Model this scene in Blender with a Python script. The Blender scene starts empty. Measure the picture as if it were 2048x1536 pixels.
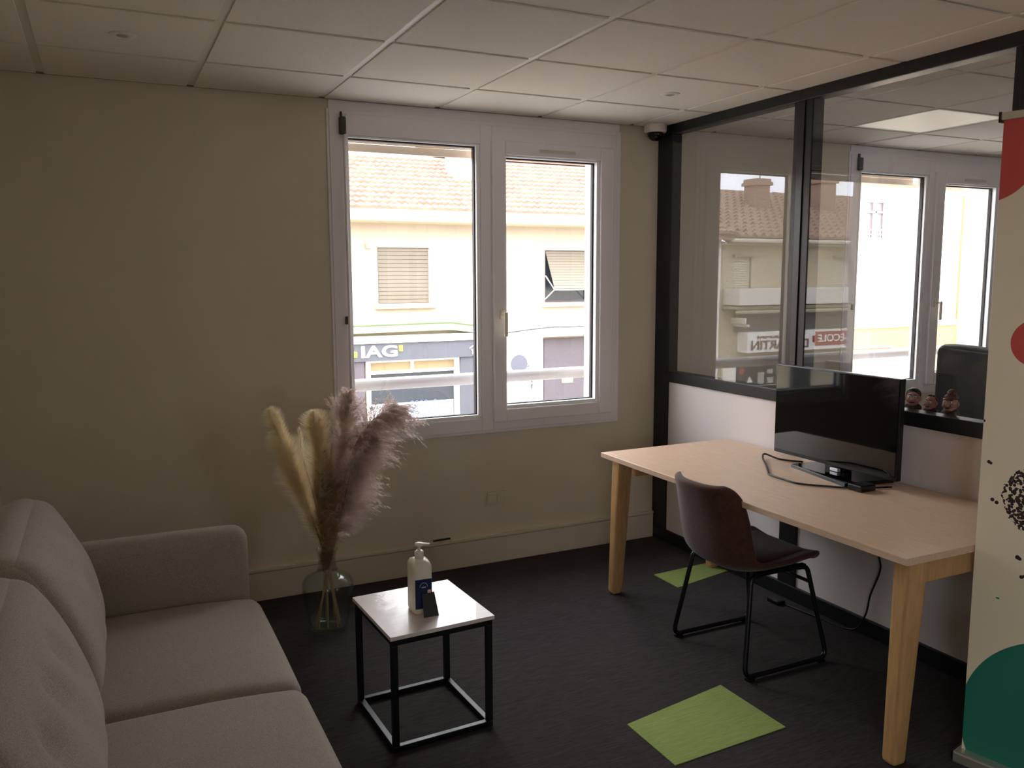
import bpy, bmesh, math, random
from mathutils import Vector, Matrix, Euler
random.seed(7)
PI = math.pi
S = bpy.context.scene
COL = S.collection

# ------------------------------------------------------------------ camera
cam_d = bpy.data.cameras.new('camera'); cam = bpy.data.objects.new('camera', cam_d); COL.objects.link(cam)
yaw, pitch, roll = .4505, -.1272, -.0041
fwd = Vector((math.sin(yaw)*math.cos(pitch), math.cos(yaw)*math.cos(pitch), math.sin(pitch)))
rt = Vector((math.cos(yaw), -math.sin(yaw), 0)); up = rt.cross(fwd)
r2 = rt*math.cos(roll) + up*math.sin(roll); u2 = -rt*math.sin(roll) + up*math.cos(roll)
cam.matrix_world = Matrix((( r2.x, u2.x, -fwd.x, -3.0595), (r2.y, u2.y, -fwd.y, -4.2481), (r2.z, u2.z, -fwd.z, 1.6192), (0,0,0,1)))
cam_d.sensor_fit = 'HORIZONTAL'; cam_d.sensor_width = 36; cam_d.lens = 1687.9/2048*36
cam_d.clip_start = .05; cam_d.clip_end = 200
S.camera = cam

# ------------------------------------------------------------------ sky and exposure
SKY = 8.2
w = bpy.data.worlds.new('sky'); S.world = w; w.use_nodes = True
nt = w.node_tree; bg = nt.nodes['Background']
tc = nt.nodes.new('ShaderNodeTexCoord'); nz = nt.nodes.new('ShaderNodeTexNoise'); rp = nt.nodes.new('ShaderNodeValToRGB')
nz.inputs['Scale'].default_value = 1.6; nz.inputs['Detail'].default_value = 4
rp.color_ramp.elements[0].position = .3; rp.color_ramp.elements[0].color = (.80,.86,.98,1)
rp.color_ramp.elements[1].position = .75; rp.color_ramp.elements[1].color = (1,.99,.97,1)
nt.links.new(tc.outputs['Generated'], nz.inputs['Vector']); nt.links.new(nz.outputs['Fac'], rp.inputs['Fac'])
nt.links.new(rp.outputs['Color'], bg.inputs['Color']); bg.inputs['Strength'].default_value = SKY
S.view_settings.view_transform = 'Standard'; S.view_settings.look = 'None'
S.view_settings.gamma = 1; S.view_settings.use_curve_mapping = False
S.view_settings.exposure = 0.5
S.cycles.max_bounces = 12; S.cycles.diffuse_bounces = 6; S.cycles.glossy_bounces = 4; S.cycles.transparent_max_bounces = 24
S.cycles.transmission_bounces = 8

def portal(name, loc, rot, sx, sy):
    l = bpy.data.lights.new(name, 'AREA'); l.shape = 'RECTANGLE'; l.size = sx; l.size_y = sy
    l.cycles.is_portal = True
    o = bpy.data.objects.new(name, l); COL.objects.link(o); o.location = loc; o.rotation_euler = rot
# openings of the rooms (portals only guide the sky light; they give off none)
WIN1 = (-2.004, -.333, .765, 2.42)
WIN2 = (1.526, 3.17, .765, 2.42)
portal('window_light', ((WIN1[0]+WIN1[1])/2, .28, 1.59), (-PI/2,0,0), 1.7, 1.66)
portal('window_light', ((WIN2[0]+WIN2[1])/2, .28, 1.59), (-PI/2,0,0), 1.7, 1.66)
FILL_REAR = [(.9,2.0,1.2,2.2)]  # unseen window added in the next room's rear wall to let in fill light
FILL_SIDE = [(-6.4,-4.95,1.0,2.2)]      # fill window added to the left wall, unseen behind the camera
for x0,x1,z0,z1 in FILL_REAR:
    portal('rear_fill_portal', ((x0+x1)/2, -7.1, (z0+z1)/2), (PI/2,0,0), x1-x0, z1-z0)
for y0,y1,z0,z1 in FILL_SIDE:
    portal('side_fill_portal', (-3.70, (y0+y1)/2, (z0+z1)/2), (0,-PI/2,0), z1-z0, y1-y0)

# ------------------------------------------------------------------ helpers
def lin(c):
    return tuple((v/255/12.92 if v/255 <= .04045 else ((v/255+.055)/1.055)**2.4) for v in c) + (1,)
MATS = {}
def mat(name, rgb, rough=.6, metal=0, bump=None, var=None, emit=None, spec=.5, coat=0, sheen=0, stretch=None):
    """procedural principled material. bump=(scale,strength); var=(scale,amount)."""
    if name in MATS: return MATS[name]
    m = bpy.data.materials.new(name); m.use_nodes = True; n = m.node_tree; b = n.nodes['Principled BSDF']
    c = lin(rgb)
    b.inputs['Base Color'].default_value = c; b.inputs['Roughness'].default_value = rough; b.inputs['Metallic'].default_value = metal
    b.inputs['Specular IOR Level'].default_value = spec
    b.inputs['Coat Weight'].default_value = coat; b.inputs['Sheen Weight'].default_value = sheen
    if bump or var:
        t = n.nodes.new('ShaderNodeTexCoord'); mp = n.nodes.new('ShaderNodeMapping'); n.links.new(t.outputs['Object'], mp.inputs['Vector'])
        if stretch: mp.inputs['Scale'].default_value = stretch
    if var:
        z = n.nodes.new('ShaderNodeTexNoise'); z.inputs['Scale'].default_value = var[0]; z.inputs['Detail'].default_value = 5
        z.inputs['Roughness'].default_value = .6
        n.links.new(mp.outputs['Vector'], z.inputs['Vector'])
        r = n.nodes.new('ShaderNodeValToRGB'); a = var[1]
        r.color_ramp.elements[0].position = .3; r.color_ramp.elements[1].position = .7
        r.color_ramp.elements[0].color = tuple(min(1,v*(1-a)) for v in c[:3])+(1,)
        r.color_ramp.elements[1].color = tuple(min(1,v*(1+a)) for v in c[:3])+(1,)
        n.links.new(z.outputs['Fac'], r.inputs['Fac']); n.links.new(r.outputs['Color'], b.inputs['Base Color'])
    if bump:
        z = n.nodes.new('ShaderNodeTexNoise'); z.inputs['Scale'].default_value = bump[0]; z.inputs['Detail'].default_value = 3
        n.links.new(mp.outputs['Vector'], z.inputs['Vector'])
        q = n.nodes.new('ShaderNodeBump'); q.inputs['Strength'].default_value = bump[1]; q.inputs['Distance'].default_value = .01
        n.links.new(z.outputs['Fac'], q.inputs['Height']); n.links.new(q.outputs['Normal'], b.inputs['Normal'])
    if emit:
        b.inputs['Emission Color'].default_value = c; b.inputs['Emission Strength'].default_value = emit
    MATS[name] = m; return m

def glass(name, tint=(1,1,1), boost=1.0, haze=0):
    m = bpy.data.materials.new(name); m.use_nodes = True; n = m.node_tree; n.nodes.clear()
    out = n.nodes.new('ShaderNodeOutputMaterial'); mx = n.nodes.new('ShaderNodeMixShader')
    tr = n.nodes.new('ShaderNodeBsdfTransparent'); gl = n.nodes.new('ShaderNodeBsdfGlossy'); fr = n.nodes.new('ShaderNodeFresnel')
    ge = n.nodes.new('ShaderNodeNewGeometry'); ma = n.nodes.new('ShaderNodeMapRange')
    ma.inputs['To Min'].default_value = 1.5*boost; ma.inputs['To Max'].default_value = 1/(1.5*boost)
    n.links.new(ge.outputs['Backfacing'], ma.inputs['Value']); n.links.new(ma.outputs['Result'], fr.inputs['IOR'])
    tr.inputs['Color'].default_value = (*tint,1); gl.inputs['Roughness'].default_value = 0.0
    n.links.new(fr.outputs['Fac'], mx.inputs['Fac']); n.links.new(tr.outputs[0], mx.inputs[1]); n.links.new(gl.outputs[0], mx.inputs[2])
    n.links.new(mx.outputs[0], out.inputs['Surface'])
    return m

WL = {}   # world location of roots
def thing(name, label, cat, loc, group=None, kind=None):
    o = bpy.data.objects.new(name, None); COL.objects.link(o); o.location = loc; o.empty_display_size = .1
    WL[o.name] = Vector(loc)
    if label: o['label'] = label
    if cat: o['category'] = cat
    if group: o['group'] = group
    if kind: o['kind'] = kind
    return o
def tag(o, label, cat, group=None, kind=None):
    o['label'] = label; o['category'] = cat
    if group: o['group'] = group
    if kind: o['kind'] = kind
    return o
def obj(name, bm, m, parent=None, smooth=False, label=None, kind=None):
    """links bm (built in world coordinates) as one mesh object"""
    me = bpy.data.meshes.new(name)
    vs = [v.co for v in bm.verts]
    if parent is not None: base = WL[parent.name]
    else:
        lo = [min(v[i] for v in vs) for i in range(3)]; hi = [max(v[i] for v in vs) for i in range(3)]
        base = Vector(((lo[0]+hi[0])/2, (lo[1]+hi[1])/2, lo[2]))
    for v in bm.verts: v.co -= base
    bm.to_mesh(me); bm.free()
    for mm in (m if isinstance(m, (list,tuple)) else [m]): me.materials.append(mm)
    if smooth: me.polygons.foreach_set('use_smooth', [True]*len(me.polygons))
    o = bpy.data.objects.new(name, me); COL.objects.link(o); WL[o.name] = base
    if parent is not None: o.parent = parent
    else: o.location = base
    if label: o['label'] = label
    if kind: o['kind'] = kind
    return o
def struct(name, bm, m, smooth=False):
    o = obj(name, bm, m, None, smooth); o['kind'] = 'structure'; return o
def new(): return bmesh.new()
def box(bm, x0, x1, y0, y1, z0, z1, bev=0):
    c = bmesh.ops.create_cube(bm, size=1)['verts']
    for v in c:
        v.co = Vector(((x0+x1)/2 + v.co.x*(x1-x0), (y0+y1)/2 + v.co.y*(y1-y0), (z0+z1)/2 + v.co.z*(z1-z0)))
    if bev:
        es = list({e for v in c for e in v.link_edges})
        bmesh.ops.bevel(bm, geom=es, offset=bev, segments=2, affect='EDGES', profile=.5)
    return bm
def bx(*a, **k): return box(new(), *a, **k)
def beam(bm, A, B, wa, wb, up=(0,0,1), bev=0):
    """tapered rectangular bar; wa,wb=(side,up) sizes at ends"""
    A, B = Vector(A), Vector(B); d = (B-A).normalized(); s = d.cross(Vector(up)).normalized(); t = s.cross(d)
    vs = []
    for P, wd in ((A,wa),(B,wb)):
        for i,j in ((-1,-1),(1,-1),(1,1),(-1,1)): vs.append(bm.verts.new(P + s*i*wd[0]/2 + t*j*wd[1]/2))
    fs = [bm.faces.new(q) for q in ((vs[3],vs[2],vs[1],vs[0]), vs[4:8])]
    for i in range(4): fs.append(bm.faces.new((vs[i],vs[(i+1)%4],vs[4+(i+1)%4],vs[4+i])))
    if bev:
        es = list({e for f in fs for e in f.edges}); bmesh.ops.bevel(bm, geom=es, offset=bev, segments=3, affect='EDGES', profile=.5)
    return bm
def tube(bm, pts, r, seg=8, cap=True):
    pts = [Vector(p) for p in pts]; n = len(pts); rings = []
    t0 = (pts[1]-pts[0]).normalized(); ref = Vector((0,0,1)) if abs(t0.z) < .9 else Vector((1,0,0))
    s = t0.cross(ref).normalized()
    for i, P in enumerate(pts):
        t = ((pts[min(i+1,n-1)]-P).normalized() + (P-pts[max(i-1,0)]).normalized())
        if t.length < 1e-6: t = t0
        t.normalize(); s = (s - t*s.dot(t)).normalized(); b = t.cross(s)
        rr = r[i] if isinstance(r,(list,tuple)) else r
        rings.append([bm.verts.new(P + (s*math.cos(a)+b*math.sin(a))*rr) for a in [2*PI*k/seg for k in range(seg)]])
    for a, b_ in zip(rings, rings[1:]):
        for k in range(seg): bm.faces.new((a[k], a[(k+1)%seg], b_[(k+1)%seg], b_[k]))
    if cap: bm.faces.new(rings[0][::-1]); bm.faces.new(rings[-1])
    return bm
def spline(pts, n=8):
    pts = [Vector(p) for p in pts]; out = []
    P = [pts[0]*2-pts[1]] + pts + [pts[-1]*2-pts[-2]]
    for i in range(1, len(P)-2):
        for k in range(n):
            t = k/n; a,b,c,d = P[i-1],P[i],P[i+1],P[i+2]
            out.append(.5*((2*b)+(c-a)*t+(2*a-5*b+4*c-d)*t*t+(3*b-a-3*c+d)*t**3))
    out.append(pts[-1]); return out
def bent(pts, r=.03, n=5):
    """polyline with rounded corners"""
    pts = [Vector(p) for p in pts]; out = [pts[0]]
    for a,b,c in zip(pts, pts[1:], pts[2:]):
        u = (a-b).normalized(); v = (c-b).normalized(); rr = min(r, (a-b).length*.45, (c-b).length*.45)
        p0 = b+u*rr; p1 = b+v*rr
        for k in range(n+1):
            t = k/n; out.append(p0*(1-t)**2 + b*2*t*(1-t) + p1*t*t)
    out.append(pts[-1]); return out
def lathe(bm, prof, cx, cy, z0=0, seg=24, sx=1, sy=1):
    rings = []
    for r,z in prof:
        rings.append([bm.verts.new((cx+r*sx*math.cos(2*PI*k/seg), cy+r*sy*math.sin(2*PI*k/seg), z0+z)) for k in range(seg)])
    for a,b in zip(rings, rings[1:]):
        for k in range(seg): bm.faces.new((a[k],a[(k+1)%seg],b[(k+1)%seg],b[k]))
    if prof[0][0] > 1e-4: bm.faces.new(rings[0][::-1])
    if prof[-1][0] > 1e-4: bm.faces.new(rings[-1])
    bmesh.ops.remove_doubles(bm, verts=bm.verts, dist=1e-5)
    return bm
def cushion(cx, cy, cz, hx, hy, hz, r, bulge=(0,0,0), n=12, fn=None, rot=None):
    """soft rounded box, half sizes hx hy hz, corner radius r"""
    bm = new(); bmesh.ops.create_cube(bm, size=2)
    bmesh.ops.subdivide_edges(bm, edges=bm.edges[:], cuts=n, use_grid_fill=True)
    for v in bm.verts:
        u = v.co.copy(); q = Vector((u.x*hx, u.y*hy, u.z*hz))
        # finer rows near the edges
        for i,h in enumerate((hx,hy,hz)): q[i] = h*math.sin(u[i]*PI/2)**1 if True else q[i]
        u = Vector((q.x/hx, q.y/hy, q.z/hz))
        c = Vector([max(-h+r, min(h-r, q[i])) for i,h in enumerate((hx,hy,hz))])
        d = q-c
        if d.length > 1e-6: q = c + d.normalized()*r
        q.x += (1 if u.x>0 else -1)*bulge[0]*max(0,(1-u.y**2))*max(0,(1-u.z**2))*abs(u.x)
        q.y += (1 if u.y>0 else -1)*bulge[1]*max(0,(1-u.x**2))*max(0,(1-u.z**2))*abs(u.y)
        q.z += (1 if u.z>0 else -1)*bulge[2]*max(0,(1-u.y**2))*max(0,(1-u.x**2))*abs(u.z)
        if fn: q = fn(q, u)
        if rot: q = rot @ q
        v.co = q + Vector((cx,cy,cz))
    return bm
def text_bm(s, size, extrude=.01, offset=0):
    c = bpy.data.curves.new('t','FONT'); c.body = s; c.size = size; c.extrude = extrude; c.offset = offset; c.resolution_u = 4
    o = bpy.data.objects.new('t', c); COL.objects.link(o)
    dg = bpy.context.evaluated_depsgraph_get(); me = bpy.data.meshes.new_from_object(o.evaluated_get(dg))
    bm = new(); bm.from_mesh(me); bpy.data.objects.remove(o); bpy.data.curves.remove(c); bpy.data.meshes.remove(me)
    return bm
def sign_text(name, s, x0, x1, z0, z1, y, m, parent, extrude=.012, offset=0, label=None):
    """letters facing -y filling the given rectangle"""
    bm = text_bm(s, 1, .01, offset)
    lo = Vector((min(v.co.x for v in bm.verts), min(v.co.y for v in bm.verts), 0)); hi = Vector((max(v.co.x for v in bm.verts), max(v.co.y for v in bm.verts), 0))
    for v in bm.verts:
        c = v.co; v.co = Vector((x0+(c.x-lo.x)/(hi.x-lo.x)*(x1-x0), y - (extrude if c.z>0 else 0), z0+(c.y-lo.y)/(hi.y-lo.y)*(z1-z0)))
    return obj(name, bm, m, parent, label=label)

# ------------------------------------------------------------------ materials
M_wall = mat('painted_wall', (214,204,183), .85, bump=(60,.08), var=(3,.02))
M_ceil = mat('ceiling_tile', (238,230,218), .95, bump=(250,.25), var=(90,.03))
M_tee = mat('ceiling_tee', (228,222,212), .5)
M_pvc = mat('white_pvc', (240,234,236), .35, bump=(20,.01))
M_bead = mat('bright_bead', (245,245,245), .3)
M_gask = mat('black_gasket', (18,18,22), .6)
M_glass = glass('window_glass')
M_pglass = glass('partition_glass', boost=1.0)
M_black = mat('black_aluminium', (24,26,27), .42, spec=.4, bump=(200,.03))
M_panel = mat('white_panel', (226,216,212), .45, bump=(150,.02))
M_rod = mat('rod_white', (220,216,216), .3)
M_dgrey = mat('dark_grey_plastic', (62,60,58), .5)
M_oak = mat('oak_laminate', (220,188,160), .42, var=(9,.10), stretch=(12,1,12), bump=(90,.03))
M_leg = mat('oak_leg', (202,158,106), .45, var=(14,.14), stretch=(6,6,.6), bump=(60,.06))
M_edge = mat('oak_edge', (200,170,134), .5, var=(10,.08))
M_ttop = mat('side_table_top', (236,226,222), .38, coat=.25, var=(10,.06), stretch=(1,12,1), bump=(90,.02))
M_tedge = mat('side_table_edge', (150,128,110), .5)
M_steel = mat('black_steel', (14,14,15), .38, spec=.5)
M_bplas = mat('black_plastic', (10,10,11), .3)
M_gloss = mat('gloss_black', (6,6,7), .04, spec=.6)
M_cable = mat('black_cable', (18,14,14), .5)

# fabric of the sofa: woven noise in colour and bump
def fabric(name, rgb, scale=420, amt=.22, bs=.35, rough=.95, sheen=.15):
    m = bpy.data.materials.new(name); m.use_nodes = True; n = m.node_tree; b = n.nodes['Principled BSDF']
    b.inputs['Roughness'].default_value = rough; b.inputs['Sheen Weight'].default_value = sheen; b.inputs['Specular IOR Level'].default_value = .2
    t = n.nodes.new('ShaderNodeTexCoord'); z = n.nodes.new('ShaderNodeTexNoise'); z.inputs['Scale'].default_value = scale; z.inputs['Detail'].default_value = 2
    r = n.nodes.new('ShaderNodeValToRGB'); c = lin(rgb)
    r.color_ramp.elements[0].position = .35; r.color_ramp.elements[1].position = .65
    r.color_ramp.elements[0].color = tuple(v*(1-amt) for v in c[:3])+(1,); r.color_ramp.elements[1].color = tuple(min(1,v*(1+amt)) for v in c[:3])+(1,)
    q = n.nodes.new('ShaderNodeBump'); q.inputs['Strength'].default_value = bs; q.inputs['Distance'].default_value = .002
    n.links.new(t.outputs['Object'], z.inputs['Vector']); n.links.new(z.outputs['Fac'], r.inputs['Fac']); n.links.new(r.outputs['Color'], b.inputs['Base Color'])
    n.links.new(z.outputs['Fac'], q.inputs['Height']); n.links.new(q.outputs['Normal'], b.inputs['Normal'])
    return m
M_sofa = fabric('sofa_fabric', (158,148,137))
M_velvet = fabric('brown_velvet', (80,50,42), 60, .12, .1, .85, .2)

def carpet(name, rgb, streak):
    m = bpy.data.materials.new(name); m.use_nodes = True; n = m.node_tree; b = n.nodes['Principled BSDF']
    b.inputs['Roughness'].default_value = .95; b.inputs['Specular IOR Level'].default_value = .15
    t = n.nodes.new('ShaderNodeTexCoord'); mp = n.nodes.new('ShaderNodeMapping'); mp.inputs['Scale'].default_value = (3,40,1)
    mp.inputs['Rotation'].default_value = (0,0,.12)
    z = n.nodes.new('ShaderNodeTexNoise'); z.inputs['Scale'].default_value = 6; z.inputs['Detail'].default_value = 6; z.inputs['Roughness'].default_value = .7
    z2 = n.nodes.new('ShaderNodeTexNoise'); z2.inputs['Scale'].default_value = 300; z2.inputs['Detail'].default_value = 1
    r = n.nodes.new('ShaderNodeValToRGB'); c = lin(rgb)
    r.color_ramp.elements[0].position = .3; r.color_ramp.elements[1].position = .72
    r.color_ramp.elements[0].color = tuple(v*(1-streak) for v in c[:3])+(1,); r.color_ramp.elements[1].color = tuple(min(1,v*(1+streak)) for v in c[:3])+(1,)
    q = n.nodes.new('ShaderNodeBump'); q.inputs['Strength'].default_value = .6; q.inputs['Distance'].default_value = .004
    n.links.new(t.outputs['Object'], mp.inputs['Vector']); n.links.new(mp.outputs['Vector'], z.inputs['Vector']); n.links.new(t.outputs['Object'], z2.inputs['Vector'])
    n.links.new(z.outputs['Fac'], r.inputs['Fac']); n.links.new(r.outputs['Color'], b.inputs['Base Color'])
    n.links.new(z2.outputs['Fac'], q.inputs['Height']); n.links.new(q.outputs['Normal'], b.inputs['Normal'])
    return m
M_carpet = carpet('dark_carpet', (62,57,57), .55)
M_green = carpet('green_carpet', (148,166,96), .22)

# ------------------------------------------------------------------ floor, walls, ceiling
H = 2.489
XL, XR, YR = -3.505, 4.4, -6.9
struct('floor', bx(XL-.2, XR+.2, YR-.2, .3, -.25, 0), M_carpet)
floor = bpy.data.objects['floor']
def quad_tile(pts):
    bm = new(); t = [bm.verts.new((x,y,.003)) for x,y in pts]; b = [bm.verts.new((x,y,-.001)) for x,y in pts]
    bm.faces.new(t)
    for i in range(4): bm.faces.new((b[i],b[(i+1)%4],t[(i+1)%4],t[i]))
    bmesh.ops.recalc_face_normals(bm, faces=bm.faces)
    if t[0].link_faces[0].normal.z < 0 and False: pass
    return bm
obj('carpet_tile', quad_tile([(-1.433,-2.12),(-.93,-2.10),(-.933,-1.746),(-1.432,-1.832)]), M_green, floor, label='lime green carpet tile in the middle of the dark floor')
obj('carpet_tile', quad_tile([(-.438,-.809),(-.036,-.725),(-.036,-.572),(-.438,-.595)]), M_green, floor, label='lime green carpet tile under the desk')

def wall_with_holes(x0, x1, y0, y1, z0, z1, holes):
    bm = new(); xs = x0
    for hx0,hx1,hz0,hz1 in sorted(holes):
        box(bm, xs, hx0, y0, y1, z0, z1); box(bm, hx0, hx1, y0, y1, z0, hz0); box(bm, hx0, hx1, y0, y1, hz1, z1); xs = hx1
    box(bm, xs, x1, y0, y1, z0, z1); return bm
struct('wall_back', wall_with_holes(XL-.2, XR+.2, 0, .3, 0, 2.75, [WIN1, WIN2]), M_wall)
b = new(); y0,y1,z0,z1 = FILL_SIDE[0]
box(b, XL-.2, XL, YR-.2, y0, 0, 2.75); box(b, XL-.2, XL, y1, 0, 0, 2.75); box(b, XL-.2, XL, y0, y1, 0, z0); box(b, XL-.2, XL, y0, y1, z1, 2.75)
struct('wall_left', b, M_wall)
struct('wall_far_right', bx(XR, XR+.2, YR-.2, 0, 0, 2.75), M_wall)
struct('wall_rear', wall_with_holes(XL, XR, YR-.2, YR, 0, 2.75, FILL_REAR), M_wall)

# skirting duct on the window wall
def baseboard(name, x0, x1, z1=.152):
    r = thing(name, None, None, (x0,0,0), kind='structure')
    obj('duct_body', bx(x0, x1, -.022, 0, 0, z1-.006, bev=.003), M_wall, r)
    obj('duct_lid', bx(x0, x1, -.026, 0, z1-.003, z1+.012, bev=.002), M_wall, r)
    return r
bb = baseboard('baseboard_back', XL, -.04)
obj('cover_clip', bx(-1.50,-1.40,-.030,-.02,.176,.184), mat('slit', (40,36,30), .8), bb)
baseboard('baseboard_far', .06, XR)

# suspended ceiling: recessed tees, each tile a little proud
ceil = struct('ceiling', bx(XL-.2, XR+.2, YR-.2, 0, 2.56, 2.75), M_wall)
cx_lines = [-3.2385+.6*i for i in range(0, 13)]
cy_lines = [-.5059-.6*j for j in range(0, 11)]
xs = [XL]+cx_lines+[XR]; ys = [0]+cy_lines+[YR]
for x in cx_lines: obj('ceiling_tee', bx(x-.016, x+.016, YR, 0, H, H+.03), M_tee, ceil)
for y in cy_lines: obj('ceiling_tee', bx(XL, XR, y-.015, y+.015, H+.001, H+.029), M_tee, ceil)
LED = (7, 1)
tile_cache = {}
for i in range(len(xs)-1):
    for j in range(len(ys)-1):
        x0,x1 = xs[i]+.015, xs[i+1]-.015; y1,y0 = ys[j]-.0135, ys[j+1]+.0135
        if abs(xs[i]-(cx_lines[0]+4.2)) < .01 and j == 1: continue   # place of the light panel
        key = (round(x1-x0,3), round(y1-y0,3))
        cxm, cym = (x0+x1)/2, (y0+y1)/2
        if key not in tile_cache:
            o = obj('ceiling_tile', bx(x0,x1,y0,y1,H-.0055,H+.012, bev=.0015), M_ceil, ceil)
            me = o.data; off = Vector((cxm,cym,0)) - WL['ceiling']
            for v in me.vertices: v.co -= Vector((off.x, off.y, 0))
            o.location = (off.x, off.y, 0); tile_cache[key] = me
        else:
            o = bpy.data.objects.new('ceiling_tile', tile_cache[key]); COL.objects.link(o); o.parent = ceil
            o.location = (cxm-WL['ceiling'].x, cym-WL['ceiling'].y, random.uniform(-.0006,.0006))
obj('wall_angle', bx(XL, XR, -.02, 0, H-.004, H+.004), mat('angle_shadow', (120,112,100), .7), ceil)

# ------------------------------------------------------------------ windows
def rect_frame(x0, x1, z0, z1, wl, wr, wb, wt, y0, y1, bev=.004):
    bm = new()
    box(bm, x0, x0+wl, y0, y1, z0, z1, bev); box(bm, x1-wr, x1, y0, y1, z0, z1, bev)
    box(bm, x0+wl, x1-wr, y0, y1, z0, z0+wb, bev); box(bm, x0+wl, x1-wr, y0, y1, z1-wt, z1, bev)
    return bm
def make_window(name, X0, X1, gl, gr, sl, sr, hl, hr):
    """outer frame X0..X1; left fixed pane gl..gr; right sash sl..sr with glass hl..hr"""
    Z0, Z1 = WIN1[2], WIN1[3]
    t = thing(name, None, None, ((X0+X1)/2, 0, Z0), kind='structure')
    f = new()
    box(f, X0, gl, -.018, .075, Z0, Z1, .004)                 # left jamb
    box(f, gl, gr, -.018, .075, Z0, .838, .004); box(f, gl, gr, -.018, .075, 2.318, Z1, .004)
    box(f, gr, sl+.004, -.018, .075, Z0, Z1, .004)            # centre post
    box(f, sl+.004, sr-.004, -.018, .03, Z0, .82, .004); box(f, sl+.004, sr-.004, -.018, .03, 2.335, Z1, .004)
    box(f, sr-.004, X1, -.018, .075, Z0, Z1, .004)
    obj('frame', f, M_pvc, t)
    obj('cover_strip', rect_frame(X0-.012, X1+.03, Z0-.015, Z1+.02, .014,.032,.016,.022, -.01, .0, .002), M_pvc, t)
    obj('fixed_bead', rect_frame(gl, gr, .838, 2.318, .016,.022,.02,.012, -.012, .03, .003), M_bead, t)
    obj('gasket', rect_frame(gl+.015, gr-.021, .857, 2.307, .006,.008,.006,.008, .008, .034, 0), M_gask, t)
    obj('glass_pane', bx(gl+.016, gr-.022, .03, .033, .858, 2.306), M_glass, t)
    s = obj('sash', rect_frame(sl, sr, .812, 2.342, hl-sl, sr-hr, .07, .075, -.042, .035, .006), M_pvc, t)
    obj('sash_bead', rect_frame(hl, hr, .882, 2.267, .008,.022,.02,.010, -.03, .02, .003), M_bead, s)
    obj('sash_gasket', rect_frame(hl+.007, hr-.021, .901, 2.258, .005,.010,.006,.008, .002, .024, 0), M_gask, s)
    obj('glass_pane', bx(hl+.008, hr-.022, .02, .026, .902, 2.257), M_glass, s)
    # vent strip on the sash head
    obj('vent_cover', bx((hl+hr)/2-.10, (hl+hr)/2+.13, -.050, -.042, 2.29, 2.306, bev=.003), M_edge if False else mat('vent_beige',(214,204,190),.5), s)
    # handle
    h = new(); hx = sl+.048
    box(h, hx-.014, hx+.014, -.052, -.042, 1.385, 1.435, .004); tube(h, [(hx,-.05,1.415),(hx,-.085,1.415)], .008)
    box(h, hx-.009, hx+.013, -.094, -.080, 1.29, 1.425, .004)
    obj('handle', h, mat('handle_cream', (232,222,200), .35), s)
    obj('hinge', tube(new(), [(sr-.006,-.045,.93),(sr-.006,-.045,1.0)], .008), M_pvc, t)
    # shutter crank: gear cap and rod on the left jamb
    c = new(); box(c, X0+.045, X0+.078, -.05, -.018, 2.315, 2.40, .008); box(c, X0+.052, X0+.062, -.035, -.018, 2.40, 2.425, .003)
    obj('crank_gear', c, M_dgrey, t)
    obj('crank_rod', tube(new(), [(X0+.068,-.036,2.325),(X0+.068,-.036,.80)], .0065), M_rod, t)
    obj('rod_clip', bx(X0+.05, X0+.066, -.036, -.018, 1.38, 1.42, bev=.004), M_dgrey, t)
    # rolled shutter end slat and guide seen through the glass
    for k in range(2):
        obj('shutter_slat', bx(gl-.02, gr+.03, .14, .155, 2.262+k*.044, 2.304+k*.044, bev=.004), mat('shutter_beige', (200,188,170), .5), t)
    obj('outer_sill', bx(X0, X1, .08, .36, Z0-.05, Z0+.02, bev=.004), mat('sill_stone', (205,200,192), .8), t)
    obj('shutter_box', bx(X0, X1+.02, -.008, .06, Z1+.015, H-.006, bev=.002), M_pvc, t)
    return t
make_window('window_1', -2.004, -.333, -1.925, -1.196, -1.132, -.362, -1.057, -.455)
make_window('window_2', 1.526, 3.17, 1.61, 2.292, 2.35, 3.12, 2.44, 3.03)
for i,(x0,x1,z0,z1) in enumerate(FILL_REAR):
    t = thing('window_%d'%(i+3), None, None, ((x0+x1)/2, YR-.1, z0), kind='structure')  # frame for the added rear opening that brings in fill light
    obj('frame', rect_frame(x0,x1,z0,z1,.06,.06,.06,.06, YR-.12, YR-.05), M_pvc, t)
    obj('mullion', bx((x0+x1)/2-.04,(x0+x1)/2+.04, YR-.12, YR-.05, z0+.06, z1-.06), M_pvc, t)

y0,y1,z0,z1 = FILL_SIDE[0]
t = thing('window_4', None, None, (XL-.1, (y0+y1)/2, z0), kind='structure')  # frame around the added side opening, there for fill daylight
b = new(); box(b, XL-.12, XL-.05, y0, y0+.06, z0, z1); box(b, XL-.12, XL-.05, y1-.06, y1, z0, z1); box(b, XL-.12, XL-.05, y0+.06, y1-.06, z0, z0+.06); box(b, XL-.12, XL-.05, y0+.06, y1-.06, z1-.06, z1)
obj('frame', b, M_pvc, t)
obj('mullion', bx(XL-.12, XL-.05, (y0+y1)/2-.04, (y0+y1)/2+.04, z0+.06, z1-.06), M_pvc, t)

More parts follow.
